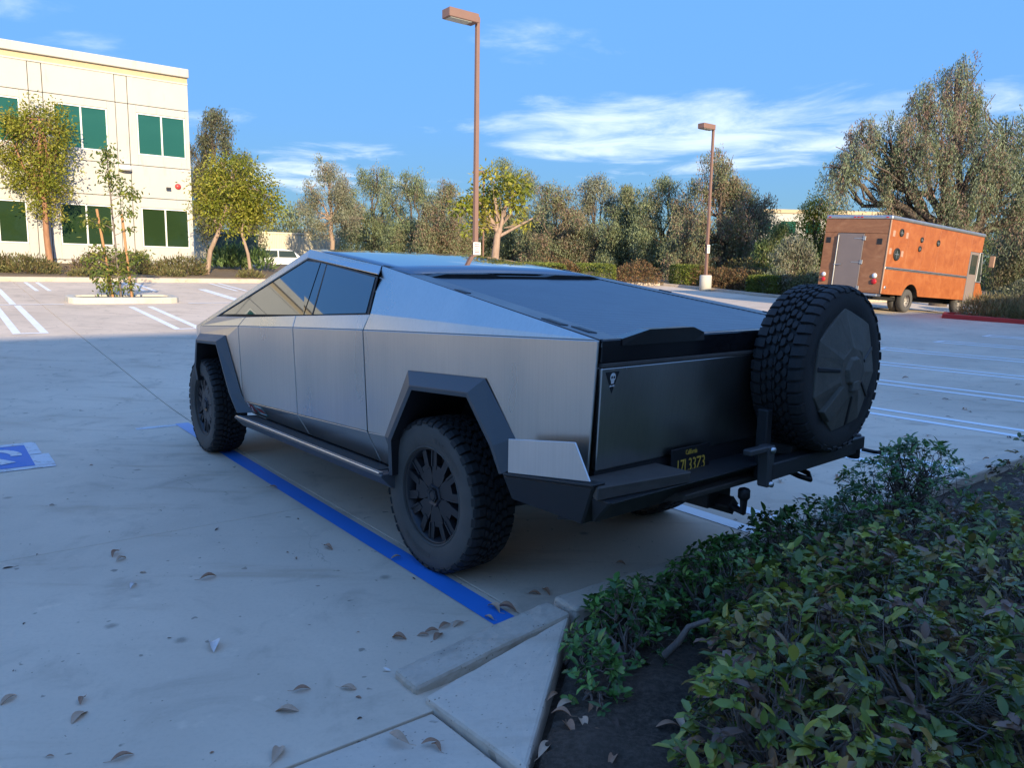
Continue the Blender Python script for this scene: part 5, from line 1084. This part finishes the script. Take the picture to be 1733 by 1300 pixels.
# flank panels, one per sheet, with the wheel arch cut from the lower ones
xs_ = [XR, -.72, .42, 1.62, 3.0, XF]; zb_, zm, zm2, zt_ = ZB, 1.44, 1.53, ZT - .14
for a_, b_ in zip(xs_, xs_[1:]): vpart('flank_panel', MB().box(a_ + .004, b_ - .004, -.006, .03, zm2, zt_), ORG, bevel=.004)
arc = [(.62 * math.cos(t_), .40 + .62 * math.sin(t_)) for t_ in np.linspace(math.pi * .93, math.pi * .07, 16)]
low_ = [(XR + .004, ZB)] + [(x, max(ZB, z)) for x, z in arc] + [(XF - .004, ZB), (XF - .004, zm), (XR + .004, zm)]
vpart('flank_skirt', MB().prism([(x, .03, z) for x, z in low_], [(x, -.006, z) for x, z in low_]), ORG)
vpart('rub_rail', MB().box(XR, XF - .02, -.03, .02, zm + .003, zm2 - .003), VAL, bevel=.01)
vpart('rub_rail_groove', MB().box(XR + .02, XF - .05, -.034, -.029, zm + .035, zm + .055), VBK)
vpart('arch_liner', MB().add([(x * .99, .55, z) for x, z in arc] + [(x * .99, .02, z) for x, z in arc], [(i, i + 1, 17 + i, 16 + i) for i in range(15)]), VBK)
vpart('left_flank', MB().box(XR, XF + 1.0, VW - .03, VW, ZB, zt_), ORG)
rf = vpart('roof', MB().box(XR - .02, 5.42, -.035, VW + .035, ZT - .14, ZT), VAL, bevel=.05, seg=3)
vpart('corner_post', MB().box(XR - .022, XR + .02, -.014, .03, ZB, ZT - .142), VTR, bevel=.01)
# cab: side door, front quarter, windscreen, nose
vpart('cab_header', MB().box(XF + .006, 5.38, -.004, .03, ZT - .75, zt_), ORG, bevel=.004)
dr = vpart('cab_door', MB().box(XF + .03, 5.15, -.010, .03, ZB - .05, ZT - .76), VGR, bevel=.01)
vpart('door_window', MB().box(XF + .14, 5.05, -.016, -.008, 1.62, 2.38), VG, dr)
for a_ in (XF + .012, 5.17): vpart('door_post', MB().box(a_ - .018, a_ + .016, -.016, .02, ZB - .05, ZT - .77), VAL)
qd = [(5.20, 1.35), (5.62, 1.35), (5.42, 2.48), (5.20, 2.48)]; vpart('quarter_window', MB().prism([(x, .02, z) for x, z in qd], [(x, -.012, z) for x, z in qd]), VG, bevel=.004)
for a_, b_ in zip(qd, qd[1:] + qd[:1]): vpart('window_trim', MB().tube([(a_[0], -.016, a_[1]), (b_[0], -.016, b_[1])], .022, 6), VAL)
ns = [(5.18, .62), (5.95, .66), (6.10, .92), (5.72, 1.34), (5.18, 1.34)]; vpart('nose', MB().prism([(x, VW * .95, z) for x, z in ns], [(x, .0, z) for x, z in ns]), ORG, bevel=.06, seg=3)
vpart('windscreen', MB().panel([(5.63, .08, 1.36), (5.63, VW - .08, 1.36), (5.42, VW - .08, 2.50), (5.42, .08, 2.50)], (1, 0, .2), .02), VG)
vpart('front_bumper', MB().box(5.9, 6.18, -.02, VW, .42, .62), VBK, bevel=.02)
mi = vpart('mirror', MB().box(5.60, 5.66, -.42, -.22, 1.95, 2.40), VTR, bevel=.02); vpart('mirror_arm', MB().tube([(5.45, .0, 2.46), (5.62, -.30, 2.44), (5.63, -.32, 1.90), (5.5, 0, 1.55)], .016), VBK, mi)
# rear: panels, door with strap hinges and lock bar, lamps
RX = XR
vpart('rear_panel', MB().box(RX - .010, RX + .03, .032, .86, ZB, ZT - .62), COP, bevel=.004)
vpart('rear_panel', MB().box(RX - .010, RX + .03, 1.86, VW, ZB, ZT - .62), COP, bevel=.004)
vpart('rear_header', MB().box(RX - .012, RX + .03, .032, VW, ZT - .61, ZT - .145), COP, bevel=.004)
rd = vpart('rear_door', MB().box(RX - .02, RX + .03, .868, 1.852, ZB + .03, ZT - .63), VGR, bevel=.006)
vpart('lock_bar', MB().tube([(RX - .045, 1.80, ZB - .02), (RX - .045, 1.80, ZT - .70)], .02), VAL, rd)
for z in (ZT - .80, 1.62, .72): vpart('hinge', MB().box(RX - .035, RX - .012, .80, .90, z - .055, z + .085).box(RX - .028, RX - .021, .90, 1.22, z - .012, z + .016), VAL, rd, bevel=.004)
vpart('lock_lever', MB().tube([(RX - .06, 1.84, 1.50), (RX - .06, 1.55, 1.53)], .014).tube([(RX - .06, 1.80, 1.38), (RX - .06, 1.80, 1.62)], .016), VAL, rd)
for y in (.30, 2.18):
    for z, r_, mt in ((1.20, .085, VWH), (1.00, .095, VRD)) if y < 1 else ((1.14, .075, VWH), (.96, .08, VRD)): vpart('tail_lamp', MB().lathe([(0, RX - .05), (r_ * .8, RX - .045), (r_, RX - .03), (r_, RX - .008)], 18, 'x', c=(0, y, z)), mt)
    vpart('vent', MB().box(RX - .022, RX - .009, y - .09, y + .09, ZT - .98, ZT - .78), VBK, bevel=.01)
for y in (.15, 1.05, 1.18, 1.31, 2.25): vpart('marker_lamp', MB().box(RX - .035, RX - .018, y - .04, y + .04, ZT - .09, ZT - .05), VRD)
vpart('rear_step', MB().box(RX - .28, RX + .03, .0, VW, ZB - .10, ZB - .02), VAL, bevel=.012)
for y in (.35, 2.0): vpart('step_bracket', MB().box(RX - .05, .6, y - .04, y + .04, ZB - .22, ZB - .10), VBK)
# portholes and primer patches on the flank
for x, z, r_ in ((-1.30, 2.72, .135), (-1.42, 1.98, .215), (.22, 2.60, .095), (.16, 2.28, .10), (1.50, 2.58, .115)):
    ph = vpart('porthole', MB().lathe([(r_, .0), (r_, -.035), (r_ * .74, -.04), (r_ * .70, -.015)], 24, 'y'), VBK); ph.location = (x, -.006, z)
    vpart('porthole_glass', MB().lathe([(r_ * .74, -.012), (0, -.02)], 24, 'y'), VG, ph)
    vpart('fan_blade', MB().box(-r_ * .6, r_ * .6, -.026, -.022, -.015, .015).box(-.015, .015, -.027, -.0215, -r_ * .6, r_ * .6), VAL, ph)
for x, z in ((-1.78, 2.66), (-.86, 2.66), (-1.86, 2.06), (-1.02, 2.02)): vpart('primer_patch', MB().box(x - .08, x + .08, -.0085, -.0062, z - .10, z + .10), VPT)
vpart('fuel_cap', MB().lathe([(0, -.02), (.05, -.02), (.06, -.005)], 16, 'y', c=(-1.85, 0, .82)), VAL)
# running gear
vpart('chassis', MB().box(-1.9, 5.6, .55, 1.75, .38, .59), VBK)
def van_wheel(x, y, dual):
    h = MB().lathe([(.22, -.08), (.22, .02), (.15, .06), (.06, .05), (0, .05)], 28, 'y').build('wheel', VWL, van); h.location = (x, y, .415)
    for o_ in ((0, .30) if dual else (0,)):
        t_ = MB().lathe([(.215, -.11), (.26, -.125), (.36, -.125), (.40, -.10), (.415, -.05), (.415, .05), (.40, .10), (.36, .125), (.26, .125), (.215, .11)], 40, 'y').build('tyre', simple('van_tyre', (.085, .08, .075), .85, 0, .3, 8), h); t_.location = (0, o_, 0)
    for k in range(6): MB().lathe([(0, -.10), (.016, -.10), (.016, -.075)], 8, 'y', c=(.10 * math.cos(k * 1.047), 0, .10 * math.sin(k * 1.047))).build('wheel_nut', VBK, h)
van_wheel(0, .17, True); van_wheel(4.3, .17, False); van_wheel(0, VW - .47, True); van_wheel(4.3, VW - .17, False)

# ================================================================== THINGS AT THE LEFT BACK
GRB = simple('utility_green', (.035, .065, .05), .5, 0, .25, 2); CREAM = simple('container_cream', (.62, .55, .40), .65, 0, .08, 1.5)
b = empty('utility_box', put(402, 36.5), (0, 0, GRID_ROT)); setp(b, 'dark green steel utility box behind the planting', 'utility box')
MB().box(-.85, .85, -.55, .55, 0.05, 1.38).build('cabinet', GRB, b, bevel=.02); MB().box(-.9, .9, -.6, .6, 1.383, 1.46).build('lid', GRB, b, bevel=.02); MB().box(-.95, .95, -.65, .65, -.2, .048).build('plinth', MATS['pale_concrete'], b)
for s in (-1, 1): d_ = MB().box(.015 * s if s > 0 else -.80, .80 if s > 0 else -.015, -.565, -.552, .15, 1.30).build('door', GRB, b, bevel=.006); MB().box(.05 * s - .012, .05 * s + .012, -.60, -.566, .7, .9).build('handle', VAL, d_)
ct = empty('container', put(452, 68), (0, 0, GRID_ROT - .12)); ct.scale = (1, 1, 1.3); setp(ct, 'long cream corrugated steel container behind the parked cars', 'container')
pr = []; x = -6.0
while x < 6.0: pr += [(x, 0), (x + .10, 0), (x + .15, .045), (x + .25, .045)]; x += .30
V_ = [(a, -1.2 - d, .15) for a, d in pr] + [(a, -1.2 - d, 2.62) for a, d in pr]; n_ = len(pr)
MB().add(V_, [(i, i + 1, n_ + i + 1, n_ + i) for i in range(n_ - 1)]).build('corrugated_wall', CREAM, ct); MB().box(-6.05, 6.05, -1.18, 1.2, -.1, 2.6).build('shell', CREAM, ct)
for z in (.05, 2.62): MB().box(-6.06, 6.06, -1.27, -1.16, z, z + .12).build('rail', CREAM, ct, bevel=.01)
def car(name, label, cat, loc, rz, prof, cab, body_m, L, wd, wheels, wr, lamp_end):
    t = empty(name, loc, (0, 0, rz)); setp(t, label, cat); h = wd / 2
    bd = MB().prism([(x, -h, z) for x, z in prof], [(x, h, z) for x, z in prof]).build('body', body_m, t, bevel=.06, seg=3)
    ci = h * .84; base = cab[0][1]
    mb = MB(); n = len(cab); mb.prism([(x, -(h - .02 - (z - base) * .28), z) for x, z in cab], [(x, (h - .02 - (z - base) * .28), z) for x, z in cab]); mb.build('cabin', body_m, t, bevel=.05, seg=2)
    cx = sum(p_[0] for p_ in cab) / n; zt = max(p_[1] for p_ in cab)
    for s in (-1, 1):
        xs = sorted(p_[0] for p_ in cab); x0, x3 = xs[0] + .28, xs[-1] - .42; z0, z1 = base + .06, zt - .12
        for a, b_ in ((x0, (x0 + x3) / 2 - .04), ((x0 + x3) / 2 + .04, x3)):
            ins = .16
            q_ = [(a + (0 if a > x0 else .0), z0), (b_, z0), (b_ - (.0 if b_ < x3 else .22), z1), (a + (.0 if a > x0 else .12), z1)]
            MB().panel([(x, s * (h - .005 - (z - base) * .28), z) for x, z in q_], (0, s, .2), .015).build('side_window', VG, t)
    xb = min(p_[0] for p_ in cab); xf = max(p_[0] for p_ in cab)
    srt = sorted(cab); lo_b = (srt[0][0], base); 
    tb = min((p_ for p_ in cab if p_[1] > zt - .12), key=lambda p_: p_[0]); tf = max((p_ for p_ in cab if p_[1] > zt - .12), key=lambda p_: p_[0])
    for (lo, hi, sx, nm) in (((xb, base), tb, -1, 'rear_window'), ((xf, base), tf, 1, 'windscreen')):
        a = (lo[0] + (hi[0] - lo[0]) * .12 + sx * .012, lo[1] + (hi[1] - lo[1]) * .12); b_ = (lo[0] + (hi[0] - lo[0]) * .86 + sx * .012, lo[1] + (hi[1] - lo[1]) * .86)
        MB().panel([(a[0], -h * .80, a[1]), (a[0], h * .80, a[1]), (b_[0], h * .70, b_[1]), (b_[0], -h * .70, b_[1])], (sx, 0, .3), .01).build(nm, VG, t)
    for x in wheels:
        for s in (-1, 1):
            w_ = MB().lathe([(0, s * .07), (wr * .55, s * .08), (wr * .62, s * .05), (wr * .62, -s * .05)], 24, 'y').build('wheel', VAL, t); w_.location = (x, s * (h - .10), wr)
            MB().lathe([(wr * .62, -.11), (wr * .9, -.12), (wr, -.08), (wr, .08), (wr * .9, .12), (wr * .62, .11)], 30, 'y').build('tyre', VBK, w_)
            MB().lathe([(wr * 1.02, s * .02), (wr * 1.22, s * .03), (wr * 1.22, -s * .1)], 24, 'y', c=(x, s * (h - .02), wr)).build('wheel_arch', VBK, t)
    for s in (-1, 1): MB().box(-L / 2 - .02, -L / 2 + .22, min(s * (h - .02), s * (h - .42)) - (.02 if s < 0 else -.0), max(s * (h - .02), s * (h - .42)) + (.02 if s > 0 else 0), .92, 1.10).build('tail_lamp', VRD, t, bevel=.02)
    return t
WCAR = simple('white_car_paint', (.78, .78, .77), .22, 0, .04, 2); DCAR = simple('dark_car_paint', (.055, .06, .07), .25, .3, .08, 2)
car('parked_suv', 'white SUV parked in front of the cream container', 'suv', put(484, 58), GRID_ROT - .25, [(-2.3, .35), (2.3, .35), (2.35, .75), (2.1, .98), (1.0, 1.05), (-2.25, 1.08), (-2.35, .8)], [(-2.25, 1.05), (1.15, 1.05), (.45, 1.62), (-.2, 1.72), (-1.6, 1.70), (-1.9, 1.62)], WCAR, 4.6, 1.9, (-1.42, 1.42), .36, -1)
car('parked_pickup', 'dark grey pickup parked behind the white SUV', 'pickup', put(462, 62), GRID_ROT + math.pi - .2, [(-2.8, .45), (2.8, .45), (2.85, 1.0), (2.7, 1.12), (1.2, 1.18), (-2.8, 1.18)], [(-.95, 1.15), (1.5, 1.15), (.75, 1.78), (.1, 1.86), (-.75, 1.84)], DCAR, 5.6, 2.0, (-1.75, 1.75), .42, -1)
# a pale building far beyond the trees
p, u_, v_ = ground_at(1410, 120); t = empty('distant_building', Vector((p.x, p.y, 1.0)), (0, 0, .1)); setp(t, 'pale flat-roofed building showing far beyond the trees behind the van', 'building')
MB().box(-14, 14, 0, 12, 0, 10.6).build('wall', MATS['stucco_white'], t); MB().box(-14.2, 14.2, -.2, 12.2, 10.605, 11.2).build('parapet', MATS['band_tan'], t, bevel=.05)
for k in range(7): MB().box(-13 + k * 4, -10.6 + k * 4, -.06, -.003, 7.6, 9.4).build('window', MATS['green_glass'], t)

# ================================================================== FOREGROUND SHRUBS
def hero_leaf_mesh(name, L, wd, col, curl=.18, fold=.22):
    """a single blade, folded on its midrib and arching"""
    k = 6; V = []; F = []
    for i in range(k + 1):
        f = i / k; w_ = wd / 2 * (math.sin(math.pi * min(1, f * .93 + .05)) ** .8); z = -curl * L * f * f + .05 * L * f
        V += [(L * f, -w_, z + fold * w_), (L * f, 0, z), (L * f, w_, z + fold * w_)]
    for i in range(k): a = i * 3; F += [(a, a + 1, a + 4, a + 3), (a + 1, a + 2, a + 5, a + 4)]
    me = bpy.data.meshes.new(name); me.from_pydata(V, [], F); me.materials.append(MATS['glossy_leaves']); me.polygons.foreach_set('use_smooth', [True] * len(F))
    at = me.color_attributes.new('col', 'FLOAT_COLOR', 'POINT'); at.data.foreach_set('color', np.tile(np.array([*col, 1.0], np.float32), len(V))); me.update(); return me
HAW = [(.16, .22, .036), (.10, .155, .032), (.25, .28, .042), (.08, .12, .032), (.27, .19, .055), (.135, .18, .044), (.33, .33, .06), (.22, .12, .055), (.20, .12, .085)]
PRI = [(.075, .185, .04), (.055, .14, .032), (.105, .235, .05), (.046, .11, .03), (.15, .27, .06)]
HERO = {'haw': [hero_leaf_mesh('leaf', .054, .026, c) for c in HAW], 'pri': [hero_leaf_mesh('leaf', .050, .024, c, .3, .3) for c in PRI]}
def hero_shrub(label, u, v, r, h, kind, seed, tips, group=None, heroes=22, stems=16, lean=(0, 0)):
    rg = np.random.default_rng(seed); base = W(u, v); base.z = float(bed_z(np.array(u), np.array(v))) - .01
    t = empty('shrub', base); setp(t, label, 'shrub', group); pal = np.array(HAW if kind == 'haw' else PRI); lf = Leaves(); tr = MB(); tl = (.056, .028) if kind == 'haw' else (.046, .021)
    d = unit(rg, tips); d[:, 2] = np.abs(d[:, 2]) * 1.15 + .02; d /= np.linalg.norm(d, axis=1, keepdims=True)
    cs = unit(rg, 10); cs[:, 2] = abs(cs[:, 2]); am = rg.uniform(-1, 1, 10); b = 1 + .22 * (np.exp(-((d[:, None] - cs[None]) ** 2).sum(-1) * 6) * am).sum(-1)
    depth_ = np.where(rg.random(tips) < .62, 1 - np.abs(rg.normal(0, .07, tips)), rg.uniform(.45, .95, tips)); T = d * (b * depth_)[:, None] * np.array([r, r, h]); T[:, 2] = np.maximum(T[:, 2], .02 + .05 * rg.random(tips)); T[:, :2] += np.array(lean) * T[:, 2:3]
    ax = d * .55 + np.array([0, 0, .65]) + rg.normal(0, .25, (tips, 3)); ax /= np.linalg.norm(ax, axis=1, keepdims=True)
    hue = pal[rg.integers(0, len(pal), tips)] * rg.uniform(.7, 1.25, (tips, 1))
    for j in range(7):
        ang = j * 2.4 + rg.uniform(0, 6.28, tips); e1 = np.cross(ax, unit(rg, tips)); e1 /= np.linalg.norm(e1, axis=1, keepdims=True); e2 = np.cross(ax, e1)
        rad_ = e1 * np.cos(ang)[:, None] + e2 * np.sin(ang)[:, None]; lift = .25 + .10 * j * rg.uniform(.3, 1.0, tips)
        D = rad_ + ax * lift[:, None]; keep = rg.random(tips) < (.85 if j < 5 else .5)
        P = T - ax * (.035 * (1 - j / 8)) + rg.normal(0, .004, (tips, 3))
        lf.add(P[keep], D[keep], (ax + rg.normal(0, .25, (tips, 3)))[keep], tl[0] * rg.choice([.42, .62, .8, .95, 1.15], keep.sum()) * rg.uniform(.85, 1.15, keep.sum()), tl[1] * rg.uniform(.75, 1.2, keep.sum()), hue[keep], .16, .18, rg)
    # wood: a few crooked stems that fork towards the tips
    ends = []
    for i in range(stems):
        k = rg.integers(0, tips); e = T[k] * np.array([.62, .62, .62]); s0 = np.array([rg.normal(0, .06), rg.normal(0, .06), -.04]); pth = limb_path(rg, s0, e, 7, .55); r0 = rg.uniform(.004, .011)
        tr.tube(pth, list(np.linspace(r0, r0 * .55, 7)), 6); ends.append((pth, r0))
    for i in range(int(tips * .8)):
        k = rg.integers(0, tips); pth, r0 = ends[np.argmin([np.linalg.norm(p_[-1] - T[k]) for p_, _ in ends])]; s0 = pth[rg.integers(3, 7)]
        tr.tube(limb_path(rg, s0, T[k] - ax[k] * .01, 5, .35), list(np.linspace(r0 * .5, .0012, 5)), 5, cap=False)
    tr.build('branches', MATS['bark_twig'], t, fix=False); lf.build('foliage', MATS['glossy_leaves'], t, 'stuff')
    # the blades that show largest, one by one
    order = np.argsort(-(T[:, 2] * 1.0 + (T @ np.array([-base.x, -base.y, 0]) / max(.1, math.hypot(base.x, base.y))) * .8) + rg.normal(0, .06, tips))[:heroes]
    for k in order:
        o = bpy.data.objects.new('leaf', HERO[kind][rg.integers(0, len(HERO[kind]))]); link(o, t); q_ = Vector(ax[k] * .6 + unit(rg, 1)[0] * .55 + np.array([0, 0, .2])).to_track_quat('X', 'Z'); o.rotation_mode = 'QUATERNION'; o.rotation_quaternion = q_; o.location = T[k] + ax[k] * .006; s_ = rg.uniform(.8, 1.25); o.scale = (s_, s_, s_)
    return t
HG = 'bronze and yellow-green leathery-leaved shrubs massed in the foreground bed'
HL = 'bushy shrub with bronze and yellow-green leathery leaves massed in the foreground bed'
for i, (u, v, r, h, n) in enumerate(((-1.50, .50, .36, .50, 210), (-1.86, .34, .36, .50, 190), (-1.30, .86, .38, .52, 230), (-1.70, .82, .40, .56, 230), (-1.02, 1.28, .38, .50, 220), (-1.42, 1.28, .42, .56, 230), (-1.86, 1.26, .42, .58, 170), (-1.02, 1.78, .38, .50, 200), (-1.42, 1.78, .42, .55, 180), (-1.05, 2.32, .40, .50, 170), (-1.50, 2.4, .45, .55, 120), (-1.1, 2.95, .42, .50, 120), (-2.2, .85, .42, .56, 120), (-1.6, 3.2, .5, .55, 90))):
    hero_shrub(HL, u, v, r, h, 'haw', 500 + i, n, HG, 16, 22)
GG = 'glossy dark green shrubs along the near kerb'
GL = 'low glossy dark green shrub spilling over the near kerb'
for i, (u, v, r, h, n) in enumerate(((-.40, 1.02, .25, .28, 150), (-.52, 1.36, .28, .33, 160), (-.40, 1.68, .29, .38, 170), (-.44, 2.06, .32, .43, 180), (-.40, 2.44, .30, .42, 160), (-.42, 2.80, .30, .42, 140))):
    hero_shrub(GL, u, v, r, h, 'pri', 530 + i, n, GG, 10, 10)
hero_shrub('taller rounded glossy green shrub standing at the kerb behind the spare wheel', -.46, 3.36, .46, .68, 'pri', 540, 420, None, 20, 16)
hero_shrub('straggly green shrub with bare twisted branches at the kerb ramp corner', -.56, .74, .22, .30, 'pri', 541, 80, None, 14, 20)
hero_shrub('small sprig of pale green leaves at the edge of the concrete ramp flare', -.70, .50, .13, .24, 'pri', 542, 34, None, 10, 8)
for i, (u, v, r, h) in enumerate(((-1.0, 4.4, .6, .6), (-.9, 5.6, .6, .55), (-1.8, 4.6, .7, .6), (-1.0, 7.0, .7, .6))): hero_shrub('loose green shrub in the bed beyond the bare soil patch', u, v, r, h, 'haw', 550 + i, 110, 'loose shrubs farther along the bed', 0, 8)
# thick bent limbs lying over the soil
for i, pts in enumerate(([(1125, 1110, .12), (1150, 1085, .2), (1165, 1062, .26), (1200, 1050, .3)], [(985, 1085, .12), (1020, 1070, .2), (1045, 1095, .18), (1060, 1135, .1)], [(1290, 1290, .02), (1285, 1210, .18), (1280, 1160, .3)])):
    P = [on_ground(x, y, z) for x, y, z in pts]; o = MB().tube(P, list(np.linspace(.017, .010, len(P))), 8).build('fallen_branch', MATS['bark_twig'], None)
    setp(o, ['thick bent grey-brown branch arching over the soil under the green shrubs', 'crooked bare branch beside the ramp flare corner', 'upright woody shrub limb rising from the bare soil'][i], 'branch')

# ================================================================== FALLEN LEAVES
DRY = [simple('dry_leaf_brown', (.36, .20, .12), .75, 0, .35, 30), simple('dry_leaf_tan', (.50, .34, .23), .75, 0, .3, 30), simple('dry_leaf_pale', (.70, .63, .58), .7, 0, .2, 30), simple('dry_leaf_dark', (.085, .05, .035), .8, 0, .3, 30)]
def dry_leaf(seed, mat):
    rg = random.Random(seed); k = 7; L = .10; wd = rg.uniform(.030, .042); V = []; F = []; cu, tw, be = rg.uniform(.3, 1.1), rg.uniform(-.9, .9), rg.uniform(-.35, .35)
    for i in range(k + 1):
        f = i / k; w_ = wd / 2 * max(.02, math.sin(math.pi * min(1, f * .96 + .02)) ** .85); roll = tw * (f - .5); yo = be * L * math.sin(math.pi * f) * .4; zo = .018 * math.sin(math.pi * f) * cu + .004
        for s in (-1, -.5, 0, .5, 1):
            y = s * w_; z = cu * (s * s) * w_ * .9; V.append((L * (f - .5), yo + y * math.cos(roll) - z * math.sin(roll), zo + y * math.sin(roll) + z * math.cos(roll)))
    for i in range(k):
        for j in range(4): a = i * 5 + j; F.append((a, a + 1, a + 6, a + 5))
    z0 = min(p_[2] for p_ in V); V = [(x, y, z - z0 + .001) for x, y, z in V]; st = [V[2], (V[2][0] - .03, V[2][1] + rg.uniform(-.008, .008), V[2][2] + .004)]
    mb = MB(); mb.add(V, F, 0, True); mb.tube(st, .0012, 4); me = mb.mesh('fallen_leaf', [mat]); return me
LM = [[dry_leaf(10 * a + b, DRY[a]) for b in range(4)] for a in range(4)]
CNT = {0: ('brown curled dry leaf', 'brown dry leaves'), 1: ('tan dry leaf', 'tan dry leaves'), 2: ('pale whitish curled dry leaf', 'pale dry leaves'), 3: ('dark brown dry leaf', 'dark dry leaves')}
def fall(px, py, a, s=1.0, off=.006, where='on the grey concrete'):
    p_ = on_ground(px, py, off)
    if p_ is None: return
    rg = random.Random(int(px * 13 + py)); o = bpy.data.objects.new('fallen_leaf', LM[a][rg.randrange(4)]); link(o); p_.z -= .002; o.location = p_; o.rotation_euler = (rg.uniform(-.12, .12), rg.uniform(-.12, .12), rg.uniform(0, 6.28)); s *= rg.uniform(.6, 1.0); o.scale = (s, s, s)
    setp(o, CNT[a][0] + ' lying ' + where, 'leaf', CNT[a][1] + ' ' + where)
for x, y, a, s in ((205, 947, 1, 1), (196, 938, 0, .9), (242, 970, 1, .7), (226, 992, 2, .8), (352, 978, 0, 1.1), (358, 1096, 2, 1.3), (590, 1166, 1, 1.1), (511, 1168, 0, .8), (485, 1205, 1, 1.2), (140, 1186, 0, .8), (136, 1216, 1, 1.3), (14, 1186, 1, .9), (207, 1283, 0, 1.2), (467, 1277, 1, 1.3), (405, 1063, 2, .5), (556, 927, 0, .9), (366, 896, 3, .5), (88, 855, 3, .6), (12, 962, 3, .8),
                   (730, 1070, 0, 1), (752, 1060, 0, 1), (776, 1058, 1, 1), (742, 1079, 0, .9), (716, 1076, 0, .9), (676, 1081, 0, .8), (655, 1135, 2, .8), (925, 1003, 0, 1.0), (905, 1006, 0, .9), (1050, 955, 0, .8), (985, 1090, 0, .01),
                   (1415, 806, 0, 1.0), (1420, 814, 0, 1.1), (1320, 815, 1, .9), (1535, 740, 0, 1), (1570, 738, 0, .9), (1632, 693, 1, 1.5), (1642, 697, 3, 1.1), (1532, 640, 0, 1.2), (1552, 667, 3, .9), (1600, 676, 3, 1.3), (1690, 776, 0, 1.1), (1670, 778, 0, 1), (1708, 741, 3, 1), (1665, 677, 3, .9), (1722, 651, 3, 1), (1575, 683, 3, .6), (1660, 655, 3, .7), (1380, 838, 3, .6), (1355, 845, 3, .8), (1605, 705, 3, .7), (1520, 770, 3, .7), (1245, 880, 3, .5), (1290, 900, 3, .5)):
    if s > .1: fall(x, y, a, s)
for x, y, a, s in ((670, 944, 1, .9), (462, 825, 0, .9), (835, 1031, 1, 1), (858, 1031, 0, 1.1), (828, 1046, 1, .9)): fall(x, y, a, s, .012, 'on the blue painted line')
for x, y, a, s in ((675, 1250, 1, 1.1), (728, 1257, 0, .9), (738, 1266, 0, .8)): fall(x, y, a, s, .03, 'on the ramp slab')
for x, y, a in ((1010, 1245, 0), (1022, 1285, 1), (1035, 1290, 0), (965, 1235, 0), (1000, 1205, 0), (1130, 1230, 0), (1150, 1225, 1), (1085, 1160, 0), (1060, 1190, 3), (955, 1195, 1), (935, 1180, 0), (950, 1210, 0), (1180, 1260, 0), (1100, 1285, 3), (920, 1268, 1), (1045, 1225, 3), (985, 1225, 1)): fall(x, y, a, .95, .085, 'on the bare bed soil')
rg = random.Random(5)
for i in range(90):   # leaf crumbs over the lot
    px, py = rg.uniform(0, 1733), rg.uniform(600, 1290)
    p_ = on_ground(px, py, .006); u, v = UV(p_.x, p_.y)
    if u < .05 and v > -.1: continue
    tu, tv = UV(TX, TY)
    if abs(v - 2.0) < 1.3 and -.2 < u < 6.2: continue
    a = rg.choice((3, 3, 0)); o = bpy.data.objects.new('leaf_crumb', LM[a][rg.randrange(4)]); link(o); p_.z -= .002; o.location = p_; o.rotation_euler = (0, 0, rg.uniform(0, 6)); s = rg.uniform(.12, .34); o.scale = (s, s, s); setp(o, 'tiny dark leaf crumb scattered on the grey concrete', 'leaf crumb', 'leaf crumbs scattered over the lot')
